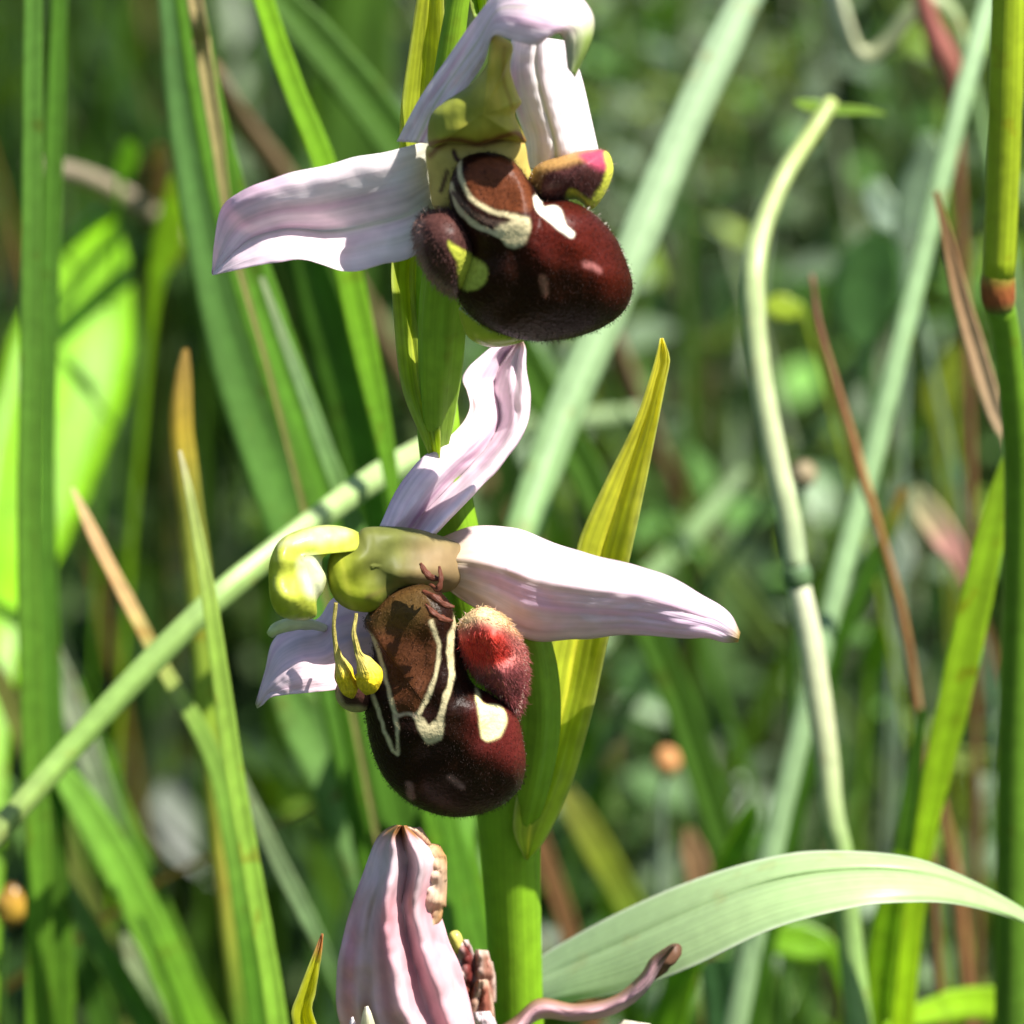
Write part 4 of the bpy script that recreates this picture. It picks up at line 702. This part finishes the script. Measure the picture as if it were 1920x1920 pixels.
def budded(label, x, y, r, d, col, scol):
    e = bpy.data.objects.new('dry_bud', None); COL.objects.link(e); e.empty_display_size = .01; tag(e, label, 'bud')
    tube('bud_head', [(x, y - r, r * .4), (x, y - r * .7, r * 1.4), (x, y, r * 2), (x - 1, y + r * .7, r * 1.4), (x - 2, y + r, r * .3)], d, col, M_DRY, ground=False, n=14, k=14, parent=e, bump=.15)
    tube('bud_stalk', [(x - 2, y + r * .8, 12), (x - 10, y + 80, 16), (x - 14, y + 200, 18)], d, scol, M_STALK, n=12, k=8, parent=e)
budded('small dry brown bud right of the bent stem', 1507, 890, 24, 80, (0.3, 0.24, 0.14), DIM)
budded('small round orange-brown bud low behind the tall yellow bract', 1250, 1428, 26, 105, (0.5, 0.24, 0.09), (0.16, 0.22, 0.14))
B('dry_tip', 'stubby tan dead leaf rising just above the arching leaf', 'dry grass', [(1290, 1555, 16), (1300, 1600, 46), (1310, 1650, 50), (1325, 1800, 40)], 95, [(0, (0.4, 0.24, 0.12)), (1, BRN)], mat=M_DRY)
B('meadow_blade', 'bright green blade rising from the arching leaf beside the tan dead leaf', 'grass', [(1408, 1510, 12), (1392, 1560, 40), (1365, 1620, 46), (1330, 1700, 44), (1270, 1860, 60), (1240, 1980, 70)], 58, (0.17, 0.36, 0.012))
B('meadow_blade', 'olive yellow blurred blade just right of the bract base', 'grass', [(1055, 1480, 30), (1090, 1540, 52), (1130, 1610, 56), (1175, 1690, 54), (1240, 1820, 50)], 118, [(0, (0.28, 0.28, 0.06)), (.4, (0.26, 0.32, 0.03)), (1, G1)])
B('meadow_blade', 'pale yellow-green blade lying flat behind the lime blade at the right edge', 'grass', [(1780, 1420, 40, 130), (1860, 1432, 46, 128), (1940, 1425, 46, 124), (2040, 1450, 40, 118)], None, (0.28, 0.36, 0.08))
B('meadow_blade', 'second pale blade lying flat just above the first at the right edge', 'grass', [(1790, 1385, 40, 145), (1860, 1378, 44, 142), (1940, 1384, 44, 138), (2040, 1410, 40, 132)], None, (0.2, 0.3, 0.10))
S('thin_stem', 'rusty brown upright stem behind the right end of the arching leaf', 'stem', [(1762, 1500, 18), (1778, 1580, 26), (1795, 1680, 28), (1805, 1780, 26), (1820, 1960, 24)], 80, [(0, (0.2, 0.11, 0.04)), (.5, (0.28, 0.13, 0.05)), (1, BRN)], mat=M_DRY, k=8)
B('broad_leaf', 'lime leaf lying low under the right end of the arching leaf', 'leaf', [(1660, 1925, 10, 40), (1730, 1900, 44, 46), (1820, 1880, 60, 52), (1920, 1890, 56, 58), (2000, 1930, 30, 60)], None, (0.24, 0.42, 0.012), fold=.15)
B('broad_leaf', 'rounded lime leaf seen just below the arching leaf', 'leaf', [(1410, 1765, 20), (1460, 1762, 60), (1520, 1770, 70), (1560, 1790, 30), (1590, 1900, 12)], 75, (0.17, 0.36, 0.012), fold=.15)
B('round_leaf', 'bright green leaf left of the glowing lime blade', 'leaf', [(1640, 1170, 24), (1652, 1205, 56), (1640, 1240, 50), (1630, 1280, 18), (1620, 1400, 10)], 120, (0.2, 0.38, 0.012), fold=.1)
B('meadow_blade', 'dark green stem-like blade beside the curled dry sepal', 'grass', [(1340, 1800, 60), (1350, 1860, 66), (1360, 1960, 66)], 70, (0.05, 0.13, 0.04))
B('meadow_blade', 'pale grey-green blade slanting above the orange-brown bud', 'grass', [(1395, 880, 20, 150), (1330, 960, 36, 145), (1270, 1030, 40, 140), (1200, 1100, 36, 135), (1120, 1220, 30, 130)], None, (0.16, 0.26, 0.09))

# ================================================================== uncountable meadow growth
def zbottom(y, margin=1.2): return CAM_Z - (y - CAM_Y) * math.tan(TILT + math.atan(HALF) + math.radians(margin))
def grass_mass(name, label, n, xr, yr, hfun, wr, palette, keep):
    V, F, C, U = [], [], [], []; cnt = 0
    K = 6
    x = RNG.uniform(*xr, n); y = RNG.uniform(*yr, n)
    for i in range(n):
        h = hfun(x[i], y[i])
        if h is None or not keep(x[i], y[i]): continue
        az = RNG.uniform(0, 2 * math.pi); lean = abs(RNG.normal(0, .38)); lx, ly = math.cos(az) * lean, math.sin(az) * lean
        t = np.linspace(0, 1, K)
        cx = x[i] + lx * h * (.35 * t + .65 * t * t); cy = y[i] + ly * h * (.35 * t + .65 * t * t); cz = h * t * (1 - .18 * lean * t) - .002
        wd = RNG.uniform(*wr) * .001 * np.minimum(1, (1 - t) * 2.2 + .04)
        fa = RNG.uniform(0, math.pi); wx, wy = math.cos(fa), math.sin(fa)
        c = np.array([cx, cy, cz]).T; W = np.array([wx, wy, 0.0]); Nn = np.array([-wy, wx, 0.0])
        ring = np.stack([c - W * wd[:, None] * .5, c + Nn * wd[:, None] * .16, c + W * wd[:, None] * .5], 1)
        V.append(ring.reshape(-1, 3)); b = cnt + np.arange(K * 3).reshape(K, 3); cnt += K * 3
        for a in (0, 1): F.append(np.stack([b[:-1, a], b[:-1, a + 1], b[1:, a + 1], b[1:, a]], -1))
        col = np.array(palette[RNG.integers(len(palette))]) * RNG.uniform(.7, 1.3)
        C.append(np.repeat(col[None], K * 3, 0)); U.append(np.stack(np.broadcast_arrays(np.array([0, .5, 1.])[None, :], t[:, None] * 3 + i), -1).reshape(-1, 2))
    o = make(name, np.vstack(V), np.vstack(F), M_MASS, np.vstack(C), np.vstack(U), kind='stuff')
    o['label'] = label; o['category'] = 'grass'
    return o
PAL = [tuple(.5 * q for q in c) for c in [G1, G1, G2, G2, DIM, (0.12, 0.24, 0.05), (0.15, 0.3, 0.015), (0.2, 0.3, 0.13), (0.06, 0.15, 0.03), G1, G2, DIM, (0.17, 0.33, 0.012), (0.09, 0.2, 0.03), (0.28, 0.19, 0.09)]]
def hnear(x, y):
    if y < 0.10 and abs(x) < 0.09 + (y + .3) * .12:
        lim = zbottom(y) - .012
        if (y < -.2 and abs(x) < .1): lim = min(lim, .12)
        if lim < .03: return None
        return min(lim, RNG.uniform(.05, .14)) * RNG.uniform(.6, 1) / 1.05
    if x < .01 + RNG.normal(0, .02): return RNG.uniform(.08, .20)
    return RNG.uniform(.04, .11) if RNG.random() < .55 else None
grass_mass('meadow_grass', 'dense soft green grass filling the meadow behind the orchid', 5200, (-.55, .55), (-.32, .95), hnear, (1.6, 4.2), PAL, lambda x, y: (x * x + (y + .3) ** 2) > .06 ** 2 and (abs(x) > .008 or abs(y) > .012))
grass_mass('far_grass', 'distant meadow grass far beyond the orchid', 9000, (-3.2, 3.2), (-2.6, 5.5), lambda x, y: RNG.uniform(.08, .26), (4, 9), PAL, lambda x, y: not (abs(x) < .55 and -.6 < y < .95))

def herbs(name, label, n, xr, yr, zmax, sizes, palette, stems=True):
    V, F, C, U = [], [], [], []; cnt = 0
    prof = [(0, .0), (.18, .62), (.45, 1.0), (.75, .72), (1, .0)]
    for i in range(n):
        x = RNG.uniform(*xr); y = RNG.uniform(*yr); hz = RNG.uniform(.35, 1) * zmax(x, y)
        base = np.array(palette[RNG.integers(len(palette))]) * RNG.uniform(.65, 1.35)
        nl = RNG.integers(7, 15); az0 = RNG.uniform(0, 6.28); lean = RNG.normal(0, .22, 2) * hz
        K = 5; t = np.linspace(0, 1, K); sc = np.stack([x + lean[0] * t ** 2, y + lean[1] * t ** 2, hz * t - .002], 1)
        for a_, b_ in ((0, 0), (2.1, 0), (4.2, 0)): pass
        ring = np.stack([sc + np.array([math.cos(a), math.sin(a), 0]) * .0006 for a in (0, 2.1, 4.2)], 1)
        V.append(ring.reshape(-1, 3)); b = cnt + np.arange(K * 3).reshape(K, 3); cnt += K * 3
        F.append(np.stack([b[:-1], np.roll(b, -1, 1)[:-1], np.roll(b, -1, 1)[1:], b[1:]], -1).reshape(-1, 4))
        C.append(np.repeat((base * .8 + np.array([.03, .01, 0]))[None], K * 3, 0)); U.append(np.zeros((K * 3, 2)))
        for j in range(nl):
            tt = RNG.uniform(.25, 1); o = np.array([x + lean[0] * tt ** 2, y + lean[1] * tt ** 2, hz * tt])
            az = az0 + j * 2.4 + RNG.normal(0, .3); el = RNG.normal(.25, .45)
            D = np.array([math.cos(az) * math.cos(el), math.sin(az) * math.cos(el), math.sin(el)])
            Wv = norm(np.cross(D, np.array([0, 0, 1.]) + RNG.normal(0, .35, 3))); Nn = np.cross(Wv, D)
            L = RNG.uniform(*sizes) * .001; wd = L * RNG.uniform(.28, .42)
            o = o + D * .003
            pts = []
            for (s, ww) in prof:
                ctr = o + D * L * s - Nn * L * .18 * s * s
                pts += [ctr - Wv * wd * ww + Nn * wd * ww * .25, ctr, ctr + Wv * wd * ww + Nn * wd * ww * .25]
            V.append(np.array(pts)); b = cnt + np.arange(15).reshape(5, 3); cnt += 15
            for a in (0, 1): F.append(np.stack([b[:-1, a], b[:-1, a + 1], b[1:, a + 1], b[1:, a]], -1))
            C.append(np.repeat((base * RNG.uniform(.75, 1.3))[None], 15, 0)); U.append(np.array([[k, s * 2] for s, _ in prof for k in (0, .5, 1)]) + i)
    o = make(name, np.vstack(V), np.vstack(F), M_MASS, np.vstack(C), np.vstack(U), kind='stuff')
    o['label'] = label; o['category'] = 'herbs'
    return o
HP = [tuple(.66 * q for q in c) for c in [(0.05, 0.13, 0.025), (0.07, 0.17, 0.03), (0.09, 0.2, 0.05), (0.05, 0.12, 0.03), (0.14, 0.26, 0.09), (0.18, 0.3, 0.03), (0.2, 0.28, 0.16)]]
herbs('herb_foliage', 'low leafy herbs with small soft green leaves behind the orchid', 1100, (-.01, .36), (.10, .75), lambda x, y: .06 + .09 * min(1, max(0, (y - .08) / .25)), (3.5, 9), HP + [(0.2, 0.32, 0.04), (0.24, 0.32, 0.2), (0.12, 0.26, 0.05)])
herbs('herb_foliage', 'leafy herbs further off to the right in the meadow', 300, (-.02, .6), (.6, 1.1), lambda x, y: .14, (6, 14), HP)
herbs('herb_foliage', 'dim low leaves in the shade under the tall grass behind the orchid', 420, (-.5, .0), (.15, .95), lambda x, y: .09, (7, 18), [tuple(.5 * q for q in c) for c in HP[:4]])  # leaf colours darkened to paint deeper shade into the hollows
